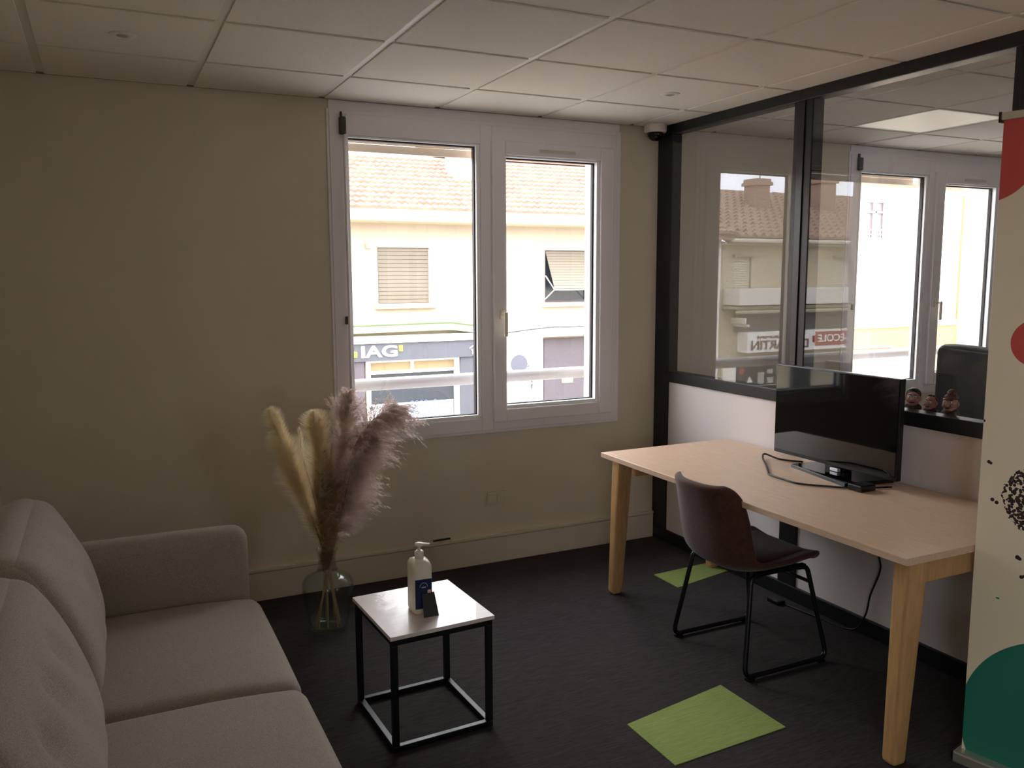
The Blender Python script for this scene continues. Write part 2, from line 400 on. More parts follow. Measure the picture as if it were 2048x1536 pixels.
# ------------------------------------------------------------------ glazed partition (wall_right)
pt = thing('wall_right', None, None, (0, YR/2, 0), kind='structure')
posts = [(-.136,.0), (-1.216,-1.099), (-2.30,-2.185), (-3.40,-3.285), (-4.5,-4.385), (-5.6,-5.485), (YR,YR+.1)]
FX0, FX1 = -.036, .036
for a,b in posts:
    obj('post', bx(FX0, FX1, a, b, .074, 2.432, bev=.003), M_black, pt)
    if a > YR and b < -.5:
        obj('post_cap', bx(FX0-.006, FX0, a+.045, b-.03, .99, 2.432, bev=.002), mat('black_gloss_cap',(16,17,18),.3), pt)
obj('top_rail', bx(FX0-.004, FX1+.004, YR, 0, 2.432, 2.486, bev=.003), M_black, pt)
obj('mid_rail', bx(FX0-.003, FX1+.003, YR, -.1, .988, 1.05, bev=.003), M_black, pt)
obj('base_rail', bx(FX0-.004, FX1+.004, YR, 0, 0, .074, bev=.003), M_black, pt)
for (a0,b0),(a1,b1) in zip(posts, posts[1:]):
    y1, y0 = a0, b1
    obj('glass_pane', bx(-.0325, -.0305, y0, y1, 1.05, 2.432), M_pglass, pt)
    obj('lower_panel', bx(-.024, .024, y0, y1, .074, .988), M_panel, pt)
# narrow black posts showing under the white band (second post face is slimmer below the rail)
obj('inner_ledge', bx(.036, .125, YR, -.14, 1.008, 1.026, bev=.002), mat('ledge_white',(235,228,220),.4), pt)

# ------------------------------------------------------------------ outdoors: street and buildings
G = -3.4
struct('ground', bx(-60, 60, -40, 60, G-.3, G), mat('asphalt', (150,148,145), .9, bump=(30,.1), var=(4,.15)))
sd = bx(-60, 60, 9.8, 12, G, G+.15); struct('pavement', sd, mat('pavement_concrete', (178,174,166), .9, var=(2,.1)))
struct('own_facade', wall_with_holes(-30, 30, .30, .34, G, 3.4, [WIN1, WIN2]), mat('own_render', (210,200,184), .9))

M_cream = mat('cream_render', (176,163,146), .9, var=(1.2,.06), bump=(40,.05))
M_white = mat('white_render', (244,240,232), .9, var=(1.2,.04))
M_orange = mat('orange_render', (226,148,104), .9, var=(2,.08))
M_peach = mat('peach_render', (250,224,170), .9, var=(2,.05))
M_rtile = mat('roof_tile', (132,106,90), .9, var=(5,.25))
M_rtile2 = mat('roof_tile_brown', (160,134,116), .9, var=(3,.25))
M_eave = mat('cream_gutter', (190,176,144), .6)
M_sgrey = mat('sign_grey', (80,82,90), .5, var=(1.5,.08))
M_sgrey2 = mat('shop_grey', (84,76,82), .6, var=(1,.08))
M_dglass = mat('dark_shop_glass', (44,52,62), .12, spec=.7)
M_shut = mat('shutter_slat', (112,103,90), .6)
M_swhite = mat('sign_white', (246,244,240), .5)
M_yel = mat('sign_yellow', (238,214,60), .5)
M_red = mat('sign_red', (172,70,60), .5)
M_trans = mat('transom_yellow', (150,130,96), .5, var=(2,.1))
M_framew = mat('shop_frame_white', (228,222,212), .5)

def facade(bm, x0, x1, z0, z1, holes, y=12.0, depth=.3):
    hs = [(max(a,x0),min(b,x1),max(c,z0),min(d,z1)) for a,b,c,d in holes]
    gx = sorted({x0,x1,*[v for h in hs for v in h[:2]]})
    for xa,xb in zip(gx, gx[1:]):
        col_h = sorted((h[2],h[3]) for h in hs if h[0] < (xa+xb)/2 < h[1]); z = z0
        for c,d in col_h:
            if c > z: box(bm, xa, xb, y, y+depth, z, c)
            z = d
        if z1 > z: box(bm, xa, xb, y, y+depth, z, z1)
    return bm
def house(name, label, x0, x1, ztop, mwall, holes, y=12.0, depth=9, group=None):
    t = thing(name, label, 'building', ((x0+x1)/2, y, G))
    b = facade(new(), x0, x1, G, ztop, holes, y)
    box(b, x0, x0+.3, y+.3, y+depth, G, ztop); box(b, x1-.3, x1, y+.3, y+depth, G, ztop); box(b, x0+.3, x1-.3, y+depth-.3, y+depth, G, ztop)
    obj('wall', b, mwall, t)
    return t
def tile_roof(parent, x0, x1, ye, ze, slope, length, m, row=.34, wave=.15, amp=.016, name='roof_tiles'):
    """rows of interlocking clay tiles, each row a corrugated strip lapping over the one below"""
    bm = new(); nx = int((x1-x0)/wave*4); c = math.cos(math.atan(slope)); nr = int(length/row)
    for r in range(nr):
        ya = ye + r*row*c; za = ze + r*row*c*slope
        yb = ya + (row*1.12)*c; zb = za + (row*1.12)*c*slope
        A,B,F = [],[],[]
        for k in range(nx+1):
            x = x0+(x1-x0)*k/nx; wv = amp*math.cos(2*PI*k/4) + random.uniform(-.006,.006)
            A.append(bm.verts.new((x, ya, za+.075+wv))); B.append(bm.verts.new((x, yb, zb+.02+wv))); F.append(bm.verts.new((x, ya+.01, za+.0)))
        for k in range(nx):
            bm.faces.new((A[k],A[k+1],B[k+1],B[k])); bm.faces.new((F[k],F[k+1],A[k+1],A[k]))
    o = obj(name, bm, m, parent, kind='stuff'); return o
def roof_slab(bm, x0, x1, ya, yb, za, zb, th=.12):
    v = [bm.verts.new(p) for p in ((x0,ya,za-th),(x1,ya,za-th),(x1,yb,zb-th),(x0,yb,zb-th),(x0,ya,za),(x1,ya,za),(x1,yb,zb),(x0,yb,zb))]
    for q in ((3,2,1,0),(4,5,6,7),(0,1,5,4),(1,2,6,5),(2,3,7,6),(3,0,4,7)): bm.faces.new([v[i] for i in q])
    return bm
def shutter_window(parent, x0, x1, z0, z1, y, m, nsl=14):
    f = obj('window', rect_frame(x0, x1, z0, z1, .04,.04,.04,.04, y+.08, y+.16, 0), M_framew, parent)
    n = nsl; h = (z1-z0)/n
    b = new()
    for k in range(n): box(b, x0+.02, x1-.02, y+.05, y+.075, z0+k*h+.006, z0+(k+1)*h-.002)
    box(b, x0+.02, x1-.02, y+.08, y+.085, z0, z1)
    obj('shutter', b, m, f)
    return f

# --- building A: shop with the IAG fascia, opposite the window
A = house('shop_building', 'cream building with tiled roof and dark shop fascia seen through the left window', -3.0, 9.6, 2.95, M_cream,
          [(1.87,2.97,1.085,2.19), (5.60,6.70,1.05,2.17), (1.60,3.48,G+.2,.02), (-1.2,0,1.08,2.19)])
g = new(); box(g, -3.0, 9.6, 11.4, 12.0, 2.66, 2.74); box(g, -3.0, 9.6, 11.3, 11.42, 2.66, 2.88, .03)
obj('gutter', g, M_eave, A)
sl = .40
tile_roof(A, -3.0, 9.6, 11.5, 2.88, sl, 4.42, M_rtile, name='roof_tiles')
ob_ = tile_roof(A, 4.45, 9.6, 15.6, 2.88+4.1*sl, sl, 4.4, M_rtile, name='roof_tiles')
obj('roof', roof_slab(new(), -3.0, 9.6, 11.55, 15.6, 2.86, 2.86+4.05*sl, .1), M_rtile, A)
obj('roof', roof_slab(new(), 4.45, 9.6, 15.6, 19.7, 2.86+4.05*sl, 2.86+8.15*sl, .1), M_rtile, A)
ch = new(); box(ch, 4.18, 4.66, 13.6, 14.2, 2.95, 4.75, .02); box(ch, 4.12, 4.72, 13.54, 14.26, 4.75, 4.85, .02)
obj('chimney', ch, M_white, A)
w1 = shutter_window(A, 1.87, 2.97, 1.085, 2.19, 12, M_shut)
obj('sill', bx(1.78, 3.10, 11.86, 12.05, .985, 1.075, bev=.01), M_cream, A)
shutter_window(A, -1.2, 0, 1.08, 2.19, 12, M_shut)
# right window: roller shutter pushed out, curtain showing below it
f = obj('window', rect_frame(5.60, 6.70, 1.05, 2.17, .05,.05,.05,.05, 12.06, 12.14, 0), M_sgrey2, A)
b = new(); n_ = 14
for k in range(n_):
    t0, t1 = k/n_, (k+.9)/n_
    y0_, y1_ = 12.05-.42*t0, 12.05-.42*t1; z0_, z1_ = 2.15-.80*t0, 2.15-.80*t1
    vv = [b.verts.new(p) for p in ((5.64,y0_,z0_),(6.66,y0_,z0_),(6.66,y1_,z1_),(5.64,y1_,z1_),(5.64,y0_+.02,z0_+.01),(6.66,y0_+.02,z0_+.01),(6.66,y1_+.02,z1_+.01),(5.64,y1_+.02,z1_+.01))]
    for q in ((3,2,1,0),(4,5,6,7),(0,1,5,4),(1,2,6,5),(2,3,7,6),(3,0,4,7)): b.faces.new([vv[i] for i in q])
obj('shutter', b, M_shut, f)
b = new()
for x in (5.63, 6.67): tube(b, [(x,12.02,1.62),(x,11.62,1.33),(x,12.04,1.12)], .015, 6)
tube(b, [(5.63,11.62,1.33),(6.67,11.62,1.33)], .018, 6)
obj('shutter_arm', b, M_framew, f)
obj('pane', bx(5.65, 6.65, 12.10, 12.11, 1.10, 2.12), M_dglass, f)
cur = new()
for k in range(22):
    x = 5.67+k*.0445; box(cur, x, x+.034, 12.12+.01*(k%2), 12.13+.01*(k%2), 1.11, 2.1)
obj('curtain', cur, mat('curtain_grey', (150,146,156), .8), f)
obj('sill', bx(5.50, 6.80, 11.86, 12.05, .955, 1.045, bev=.01), M_cream, A)
obj('wall_bracket', bx(1.62, 1.74, 11.85, 12.0, 2.16, 2.26, bev=.02), M_cream, A)
# light green canopy strip, white band, fascia
gb = new()
zz = [(-3.0,.60),(2.9,.66),(3.3,.66),(3.75,.60),(4.15,.57)]
for (xa,za),(xb,zb) in zip(zz, zz[1:]):
    v = [gb.verts.new(p) for p in ((xa,11.74,za-.12),(xb,11.74,zb-.12),(xb,11.74,zb+.02),(xa,11.74,za+.02),(xa,12.0,za-.12),(xb,12.0,zb-.12),(xb,12.0,zb+.02),(xa,12.0,za+.02))]
    for q in ((0,1,2,3),(5,4,7,6),(3,2,6,7),(0,4,5,1),(1,5,6,2),(0,3,7,4)): gb.faces.new([v[i] for i in q])
obj('canopy', gb, mat('canopy_green', (146,158,128), .6), A)
obj('canopy_edge', tube(new(), [(x,11.73,z+.035) for x,z in zz], .018, 6), mat('canopy_edge_green', (100,120,84), .6), A)
obj('band', bx(-3.0, 9.0, 11.72, 12.0, .32, .46, bev=.01), M_white, A)
obj('band_cable', tube(new(), spline([(4.3,11.7,.42),(5.2,11.7,.50),(5.7,11.7,.53),(6.2,11.7,.52),(7.4,11.7,.55)],4), .014, 6), M_dgrey, A)
fa = obj('fascia', bx(-3.0, 4.18, 11.78, 12.0, -.03, .32, bev=.005), M_sgrey, A)
sign_text('letters', 'IAG', 1.43, 2.16, .045, .275, 11.78, M_swhite, fa, .03, offset=.025, label='white letters IAG')
obj('accent', bx(2.20, 2.27, 11.75, 11.78, .15, .27), M_yel, fa, label='yellow square after the letters')
obj('accent', bx(1.28, 1.345, 11.75, 11.78, .06, .17), M_yel, fa)
lg = new()   # little white house outline over an m-shaped mark
tube(lg, [(3.72,11.77,.14),(3.86,11.77,.24),(4.02,11.77,.15)], .012, 5); tube(lg, [(3.84,11.77,.14),(3.98,11.77,.26),(4.15,11.77,.14)], .014, 5)
box(lg, 3.76,4.12, 11.76,11.78, .10,.12)
for x in (3.78,3.84,3.90,3.98,4.06,4.12): box(lg, x, x+.022, 11.76, 11.78, .02, .10)
obj('emblem', lg, M_swhite, fa, label='small white house emblem')
obj('pier', bx(3.55, 3.86, 11.84, 12.0, G, -.03), M_sgrey, A)
obj('pier', bx(-3.0, 1.50, 11.84, 12.0, G, -.03), M_sgrey2, A)
# shop window
sw = obj('window', rect_frame(1.55, 3.55, G+.3, -.03, .10,.10,.1,.05, 11.9, 12.05, .01), M_framew, A)
obj('transom_bar', bx(1.65, 3.45, 11.92, 12.04, -.31, -.25), M_framew, sw)
obj('mullion', bx(2.50, 2.56, 11.93, 12.03, -.25, -.06), M_framew, sw)
for a_,b_ in ((1.65,2.50),(2.56,3.45)): obj('transom_panel', bx(a_, b_, 11.98, 12.0, -.26, -.07), M_trans, sw)
obj('pane', bx(1.65, 3.45, 12.0, 12.02, G+.4, -.31), M_dglass, sw)
obj('blind', bx(1.67, 3.43, 11.975, 11.985, G+.4, -.92), mat('frosted_film', (178,184,194), .6, var=(3,.08)), sw)
pat = new()
for i in range(7):
    for j in range(6):
        cx_, cz_ = 2.52+i*.10+(j%2)*.05, -.93-.0-j*.085
        if random.random() < .12: continue
        tube(pat, [(cx_+.036*math.cos(a), 11.972, cz_+.036*math.sin(a)) for a in [PI/6+PI/3*k for k in range(7)]], .006, 4, cap=False)
obj('hexagon_pattern', pat, mat('film_blue', (108,126,160), .6), sw)
obj('pilaster', bx(4.18, 5.52, 11.93, 12.0, G, .32), M_white, A)
# grey shopfront on the right
obj('shop_shutter', bx(5.56, 6.82, 11.95, 12.02, G, .26), M_sgrey2, A)
obj('notice', bx(6.0, 6.27, 11.93, 11.95, -.73, -.60), mat('notice_yellow', (236,220,150), .6), A)
obj('notice', bx(3.95, 4.12, 11.9, 11.98, -.35, -.08), mat('notice_pink', (186,130,110), .6), A)

# round traffic mirror and camera box on a street pole
sm = thing('street_mirror', 'round dark traffic mirror on a pale pole outside the right window', 'mirror', (3.86,9.9,G+.15))
obj('pole', None or new(), M_framew, sm) if False else None
k_ = (9.9+4.248)/16.248
def at99(x12, z12): return (-3.0595+(x12+3.0595)*k_, 9.9, 1.6192+(z12-1.6192)*k_)
px, _, pz = at99(4.93,-.25)
obj('pole', tube(new(), [(px,9.9,G+.15),(px,9.9,pz+.05)], .03, 10), M_white, sm)
mdisc = new(); lathe(mdisc, [(.0,.0),(.15,.0),(.17,.02),(.17,.05),(0,.05)], 0, 0, 0, 28)
for v in mdisc.verts: v.co = Vector((px+v.co.x, 9.86-v.co.z, pz+v.co.y))
obj('mirror_head', mdisc, mat('mirror_dark', (92,92,104), .25), sm)
pole_x, _, pz2 = at99(5.22,-.34)
sp = thing('street_light_box', 'small grey equipment box on a white street post beside the round mirror', 'street post', (pole_x,9.9,G+.15))
obj('post', tube(new(), [(pole_x,9.9,G+.15),(pole_x,9.9,pz2+.05)], .028, 10), M_framew, sp)
bxx = new()
for k in range(3): box(bxx, pole_x-.10, pole_x+.10, 9.84, 9.96, pz2-.08+k*.06, pz2-.045+k*.06, .004)
box(bxx, pole_x+.05, pole_x+.085, 9.85, 9.95, pz2-.42, pz2-.08); box(bxx, pole_x-.10, pole_x+.05, 9.87, 9.93, pz2-.33, pz2-.29)
obj('box', bxx, mat('post_grey', (140,140,146), .5), sp)

# --- building D between A and B
D = house('orange_house', 'narrow pale house with an orange base seen mirrored at the edge of the partition glass', -10.34, -3.02, 2.3, M_white, [(-9.2,-8.1,1.0,2.0), (-6,-4.9,1.0,2.0)])
obj('base_band', bx(-10.34, -3.02, 11.95, 12.0, G, .35), M_orange, D)
obj('downpipe', tube(new(), [(-10.27,11.92,G),(-10.30,11.92,2.6)], .07, 10), M_white, D)
obj('roof', roof_slab(new(), -10.34, -3.02, 11.4, 16, 2.55, 4.2), M_rtile2, D)
tile_roof(D, -10.34, -3.02, 11.35, 2.56, .36, 4.6, M_rtile2)
for a_,b_ in ((-9.2,-8.1),(-6,-4.9)): shutter_window(D, a_, b_, 1.0, 2.0, 12, M_framew)

# --- building B: driving school, seen reflected in the partition
B = house('driving_school_building', 'beige building with brick chimneys and white shop sign mirrored in the partition glass', -22, -10.36, 2.42, mat('beige_render', (200,188,164), .9, var=(1.2,.06)),
          [(-11.40,-10.84,1.25,2.05), (-14.75,-14.15,1.25,2.05), (-18.6,-18,1.25,2.05), (-12.6,-11.0,G+.2,-.60), (-15.6,-13.1,G+.2,-.6)])
g = new(); tube(g, [(-22,11.62,2.44),(-10.4,11.62,2.44)], .06, 8); box(g, -22, -10.36, 11.66, 12, 2.34, 2.40)
obj('gutter', g, mat('gutter_pale', (222,214,196), .5), B)
obj('roof', roof_slab(new(), -22, -10.36, 11.6, 16.25, 2.48, 2.48+4.65*.35), M_rtile2, B)
tile_roof(B, -22, -10.36, 11.55, 2.50, .35, 4.9, M_rtile2, wave=.26, amp=.05)
for cxx, s_, wd in ((-13.5, 'a', .46), (-15.95, 'b', .5)):
    c = new(); z0c = 3.1; zt = 4.06 if s_ == 'a' else 4.22
    box(c, cxx-wd/2, cxx+wd/2, 14.0, 14.5, z0c, zt); box(c, cxx-wd/2-.06, cxx+wd/2+.06, 13.94, 14.56, zt, zt+.09); box(c, cxx-wd/2-.02, cxx+wd/2+.02, 13.98, 14.52, zt+.09, zt+.18)
    for k in range(14): box(c, cxx-wd/2-.006, cxx+wd/2+.006, 13.993, 14.507, z0c+.05+k*.075, z0c+.105+k*.075)
    obj('chimney', c, mat('chimney_brick', (170,142,124), .9, var=(12,.2)), B)
an = new(); tube(an, [(-13.55,14.2,4.2),(-13.55,14.2,4.95)], .015, 6)
for k in range(4): tube(an, [(-13.75,14.2,4.5+k*.1),(-13.35,14.2,4.5+k*.1)], .009, 5)
obj('antenna', an, M_dgrey, B)
for a_,b_ in ((-11.40,-10.84),(-14.75,-14.15),(-18.6,-18)): 
    shutter_window(B, a_, b_, 1.25, 2.05, 12, mat('shutter_pale', (214,206,188), .6))
    obj('lintel', bx(a_-.05, b_+.05, 11.9, 12.0, 2.05, 2.11), M_cream, B)
obj('awning_box', bx(-15.6, -10.54, 11.4, 12.0, .90, 1.30, bev=.02), mat('awning_white', (226,220,212), .6), B)
g = new(); box(g, -15.6, -10.5, 11.5, 12, .80, .88, .01); tube(g, [(-15.6,11.45,.74),(-10.5,11.45,.74)], .045, 8)
obj('awning_rail', g, mat('rail_greyed', (170,164,140), .6), B)
obj('awning_recess', bx(-15.6, -10.9, 11.88, 12.0, .24, .70), mat('recess_grey', (120,114,108), .8), B)
br = new(); box(br, -10.86,-10.80,11.5,12,.45,.60,.01); box(br, -10.92,-10.86,11.45,12,.38,.44,.01)
obj('bracket', br, M_framew, B)
sg = obj('sign_board', bx(-15.8, -11.02, 11.62, 12.0, -.26, .24, bev=.01), M_swhite, B)
sign_text('letters', 'DUMARTIN', -12.98, -11.13, -.19, .03, 11.62, mat('letters_brown', (122,98,88), .6), sg, .02, offset=.012, label='brown letters DUMARTIN')
sign_text('letters', 'Laurent', -12.1, -11.3, .08, .17, 11.62, mat('letters_brown', (122,98,88), .6), sg, .02)
rb = new(); box(rb, -15.35, -13.12, 11.60, 11.62, -.16, .19, .0)
bmesh.ops.bevel(rb, geom=[e for e in rb.edges if abs(e.verts[0].co.y-e.verts[1].co.y) > .01], offset=.1, segments=5, affect='EDGES')
obj('sign_panel', rb, M_red, sg, label='red rounded sign panel')
sign_text('letters', 'AUTO-ECOLE', -15.15, -13.27, -.07, .12, 11.60, M_swhite, sg, .02, offset=.015, label='white letters AUTO-ECOLE')
obj('shop_window', bx(-12.6, -11.0, 12.05, 12.1, G+.2, -.6), M_dglass, B)
obj('shop_window', bx(-15.6, -13.1, 12.05, 12.1, G+.2, -.6), M_dglass, B)
obj('door_panel', bx(-10.95, -10.55, 11.93, 12.0, G, -.55), M_white, B)
ps = new()
for (a_,c_,wd_,hd_) in ((-11.75,-.95,.2,.28),(-12.05,-.80,.18,.12),(-12.05,-1.05,.2,.2),(-12.35,-.75,.22,.3),(-12.35,-1.12,.2,.2)): box(ps, a_-wd_, a_, 12.03, 12.05, c_-hd_/2, c_+hd_/2)
obj('poster', ps, mat('poster_grey', (176,176,178), .6), B)
tr = new(); v = [tr.verts.new(p) for p in ((-11.58,12.04,-1.05),(-11.40,12.04,-1.05),(-11.49,12.04,-.90),(-11.58,12.05,-1.05),(-11.40,12.05,-1.05),(-11.49,12.05,-.90))]
for q in ((0,1,2),(5,4,3),(0,3,4,1),(1,4,5,2),(2,5,3,0)): tr.faces.new([v[i] for i in q])
obj('triangle_sticker', tr, M_swhite, B)
dc = new(); bmesh.ops.create_cone(dc, cap_ends=True, segments=20, radius1=.08, radius2=.08, depth=.02, matrix=Matrix.Translation((-11.22,12.04,-.76))@Matrix.Rotation(PI/2,4,'X'))
obj('round_sticker', dc, M_red, B)

# --- building C: seen through the window of the next room
Cb = house('white_house', 'white rendered house with an orange band and shuttered window, through the far room window', 9.7, 18.9, 3.95, M_white,
           [(15.15,15.95,2.50,3.56), (17.55,18.2,2.5,3.56), (15.3,16.3,G+.2,-.45)])
obj('cornice', bx(9.7, 18.95, 11.8, 12.0, 3.78, 3.95, bev=.03), M_white, Cb)
obj('roof', roof_slab(new(), 9.7, 18.9, 11.6, 16.5, 4.0, 5.7), M_rtile, Cb)
obj('orange_band', bx(9.7, 18.9, 11.96, 12.0, -.45, .18), M_orange, Cb)
obj('orange_band', bx(9.7, 18.9, 11.92, 12.0, .18, .34, bev=.01), mat('band_peach', (240,190,150), .8), Cb)
obj('peach_base', bx(9.7, 15.3, 11.95, 12.0, G, -.45), M_peach, Cb); obj('peach_base', bx(16.3, 18.9, 11.95, 12.0, G, -.45), M_peach, Cb)
obj('door', bx(15.35, 16.25, 12.05, 12.12, G+.2, -.5), M_framew, Cb)
for a_,b_ in ((15.15,15.95),(17.55,18.2)):
    f = obj('window', rect_frame(a_, b_, 2.50, 3.56, .06,.06,.05,.05, 12.03, 12.1, 0), M_framew, Cb)
    obj('mullion', bx((a_+b_)/2-.04,(a_+b_)/2+.04,12.02,12.1,2.55,3.51), M_framew, f)
    obj('crossbar', bx(a_+.06,b_-.06,12.02,12.1,3.24,3.28), M_framew, f)
    obj('pane', bx(a_+.06,b_-.06,12.1,12.11,2.55,3.51), mat('pane_mauve', (110,100,108), .2), f)
    gr = new()
    for z in (2.56,2.66,2.78): box(gr, a_,b_,11.93,11.96,z,z+.025)
    for k in range(9): x=a_+(b_-a_)*k/8; box(gr, x-.006,x+.006,11.94,11.95,2.5,2.8)
    obj('railing', gr, M_framew, f)
obj('sill', bx(15.05, 16.10, 11.88, 12.0, 1.62, 1.70, bev=.01), mat('sill_beige', (200,184,170), .8), Cb)  # sills in one even beige, darker than the white wall
obj('sill', bx(17.5, 18.3, 11.88, 12.0, 1.62, 1.70, bev=.01), mat('sill_beige', (200,184,170), .8), Cb)
obj('sill', bx(14.9, 16.3, 11.88, 12.0, -.35, -.28, bev=.01), mat('sill_beige', (200,184,170), .8), Cb)
dp = [(18.95,11.9,4.0),(18.95,11.9,.5),(19.2,11.85,.25),(19.0,11.85,-.05),(19.0,11.85,G)]
obj('downpipe', tube(new(), bent(dp,.12), .06, 8), mat('pipe_pink', (226,200,190), .5), Cb)
Eb = house('balcony_building', 'peach building with balconies behind the drainpipe, at the edge of the far room window', 19.1, 27, 6.5, M_peach, [(19.25,19.95,2.5,4.4)], y=11.9)
obj('pane', bx(19.25,19.95,12.0,12.02,2.5,4.4), mat('pane_mauve', (110,100,108), .2), Eb)
obj('balcony', bx(19.15, 20.4, 11.2, 11.9, 2.0, 2.12), M_white, Eb)
gr = new()
for k in range(10): box(gr, 19.17+k*.13, 19.19+k*.13, 11.22, 11.24, 2.12, 2.6)
box(gr, 19.15,20.4,11.2,11.25,2.6,2.64)
obj('railing', gr, M_dgrey, Eb)
obj('orange_base', bx(19.1, 20.2, 11.86, 11.9, -.35, .8), M_orange, Eb)
obj('white_bay', bx(20.0, 27, 11.5, 11.9, G, 6.4), M_white, Eb)

# handrail outside the windows
hr = thing('handrail', 'white tubular handrail crossing outside both windows', 'handrail', (0,.4,.97))
obj('rail', tube(new(), [(-3.6,.40,1.008),(4.6,.40,1.008)], .036, 16), mat('rail_paint', (150,147,148), .3), hr, smooth=True)
for x in (-3.3, 4.3):
    obj('bracket', tube(new(), [(x,.335,.95),(x,.40,.95),(x,.40,.985)], .012, 8), M_rod, hr)

# ------------------------------------------------------------------ ceiling fixtures, camera, socket
def spot(x, y, label):
    bm = lathe(new(), [(0,-.004),(.022,-.004),(.030,-.006),(.045,-.003),(.048,0)], x, y, H-.0055, 28)
    o = obj('ceiling_light', bm, mat('spot_white', (236,230,222), .4), smooth=True); tag(o, label, 'light', 'small round ceiling fittings')
    l = obj('lens', lathe(new(), [(0,-.008),(.012,-.0075),(.020,-.005),(.022,-.003)], x, y, H-.0055, 20), mat('spot_lens', (190,184,176), .2), o, smooth=True)
spot(-.542, -.80, 'small round white ceiling fitting nearest the glass partition')
spot(-2.936, -.797, 'small round ceiling fitting at the far left of the ceiling')
lp = thing('light_panel', 'square flat light panel in the ceiling beyond the glass partition', 'light', (1.26,-.806,H-.006))
obj('diffuser', bx(.985,1.538,-1.082,-.53,H-.004,H+.004), mat('panel_diffuser', (250,240,226), .5, emit=.16), lp)
obj('frame', rect_frame(.972,1.55,-1.094,-.518,.014,.014,.014,.014,0,.01,0), M_tee, lp)
fr_ = lp.children[-1].data
o_ = lp.children[-1]
bpy.data.objects.remove(o_)
bm = new()
box(bm,.972,.986,-1.094,-.518,H-.006,H+.006); box(bm,1.537,1.551,-1.094,-.518,H-.006,H+.006); box(bm,.986,1.537,-1.094,-1.08,H-.006,H+.006); box(bm,.986,1.537,-.532,-.518,H-.006,H+.006)
obj('frame', bm, M_tee, lp)

sc = thing('security_camera', 'white dome security camera with dark lens in the ceiling corner by the partition', 'camera', (-.115,-.08,H-.006))
obj('housing', lathe(new(), [(.0,-.045),(.060,-.045),(.066,-.035),(.066,0),(0,0)], -.115,-.08,H-.006,28), mat('camera_white',(226,218,210),.35), sc, smooth=False)
obj('dome', lathe(new(), [(0,-.092),(.018,-.089),(.034,-.078),(.044,-.062),(.047,-.045)], -.115,-.08,H-.006,28), M_gloss, sc, smooth=True)

so = thing('wall_socket', 'flush cream double socket plate low on the wall under the window', 'socket', (-1.11,-.012,.33))
obj('plate', bx(-1.165,-1.055,-.010,0,.335,.408,bev=.003), M_wall, so)
for x in (-1.137,-1.083): obj('cover', bx(x-.023,x+.023,-.014,-.008,.346,.397,bev=.002), M_wall, so)

# ------------------------------------------------------------------ desk
dk = thing('desk', 'long light oak desk on angled wooden legs beside the glass partition', 'desk', (-.45,-1.6,0))
bm = bx(-.85,-.045,-2.50,-.70,.716,.740, bev=.0015); obj('tabletop', bm, M_oak, dk)
def leg(A_, B_): obj('leg', beam(new(), A_, B_, (.078,.085), (.058,.062), up=(1,0,0), bev=.018), M_leg, dk, smooth=False)
leg((-.785,-.80,.716), (-.767,-.717,0)); leg((-.755,-2.44,.716), (-.768,-2.425,0))
leg((-.10,-.74,.716), (-.068,-.625,0)); leg((-.14,-2.40,.716), (-.12,-2.44,0))
for y in (-.80,-2.44): obj('crossbar', bx(-.72,-.17,y-.022,y+.022,.628,.70,bev=.004), M_leg, dk)
for x in (-.62,-.22): obj('support_bar', bx(x-.02,x+.02,-2.41,-.83,.690,.716,bev=.002), M_steel, dk)

# ------------------------------------------------------------------ chair
dc_ = thing('desk_chair', 'dark brown velvet shell chair on black sled legs tucked at the oak desk', 'chair', (-.62,-1.535,0))
prof = [(.438,.430,.165),(.428,.443,.195),(.40,.447,.212),(.30,.438,.224),(.19,.424,.228),(.09,.420,.230),(.015,.452,.228),(-.018,.525,.224),(-.035,.61,.220),(-.055,.69,.210),(-.075,.755,.185),(-.082,.775,.140)]
PX = -.855
def catmull(vals, t):
    n = len(vals)-1; f = t*n; i = min(int(f), n-1); u = f-i
    g = lambda k: vals[max(0,min(n,k))]
    out = []
    for d in range(len(vals[0])):
        a,b,c,e = g(i-1)[d],g(i)[d],g(i+1)[d],g(i+2)[d]
        out.append(.5*((2*b)+(c-a)*u+(2*a-5*b+4*c-e)*u*u+(3*b-a-3*c+e)*u**3))
    return out
def shell(off):
    rows = []
    ns, ntt = 44, 20
    for i in range(ns+1):
        s = i/ns; x,z,hw = catmull(prof, s)
        xa,za,_ = catmull(prof, max(0,s-.01)); xb,zb,_ = catmull(prof, min(1,s+.01))
        tn = Vector((xb-xa,0,zb-za)).normalized(); nr = Vector((tn.z,0,-tn.x))   # points up/forward of the seat
        row = []
        for j in range(ntt+1):
            t = -1+2*j/ntt
            curl = (.032 + .043*max(0,min(1,(s-.3)/.3)))*abs(t)**2.6*min(1, .35+s*2.2)
            if s > .85: curl *= 1-(s-.85)/.15*.45
            p = Vector((x,0,z)) + nr*(curl+off)
            row.append(Vector((PX+p.x, -1.54+hw*t, p.z + (.012*(1-t*t) if s>.98 else 0))))
        rows.append(row)
    return rows
bm = new(); top = shell(.014); bot = shell(-.014); ns, ntt = len(top)-1, len(top[0])-1
VT = [[bm.verts.new(p) for p in r] for r in top]; VB = [[bm.verts.new(p) for p in r] for r in bot]
for i in range(ns):
    for j in range(ntt):
        bm.faces.new((VT[i][j],VT[i+1][j],VT[i+1][j+1],VT[i][j+1])); bm.faces.new((VB[i][j+1],VB[i+1][j+1],VB[i+1][j],VB[i][j]))
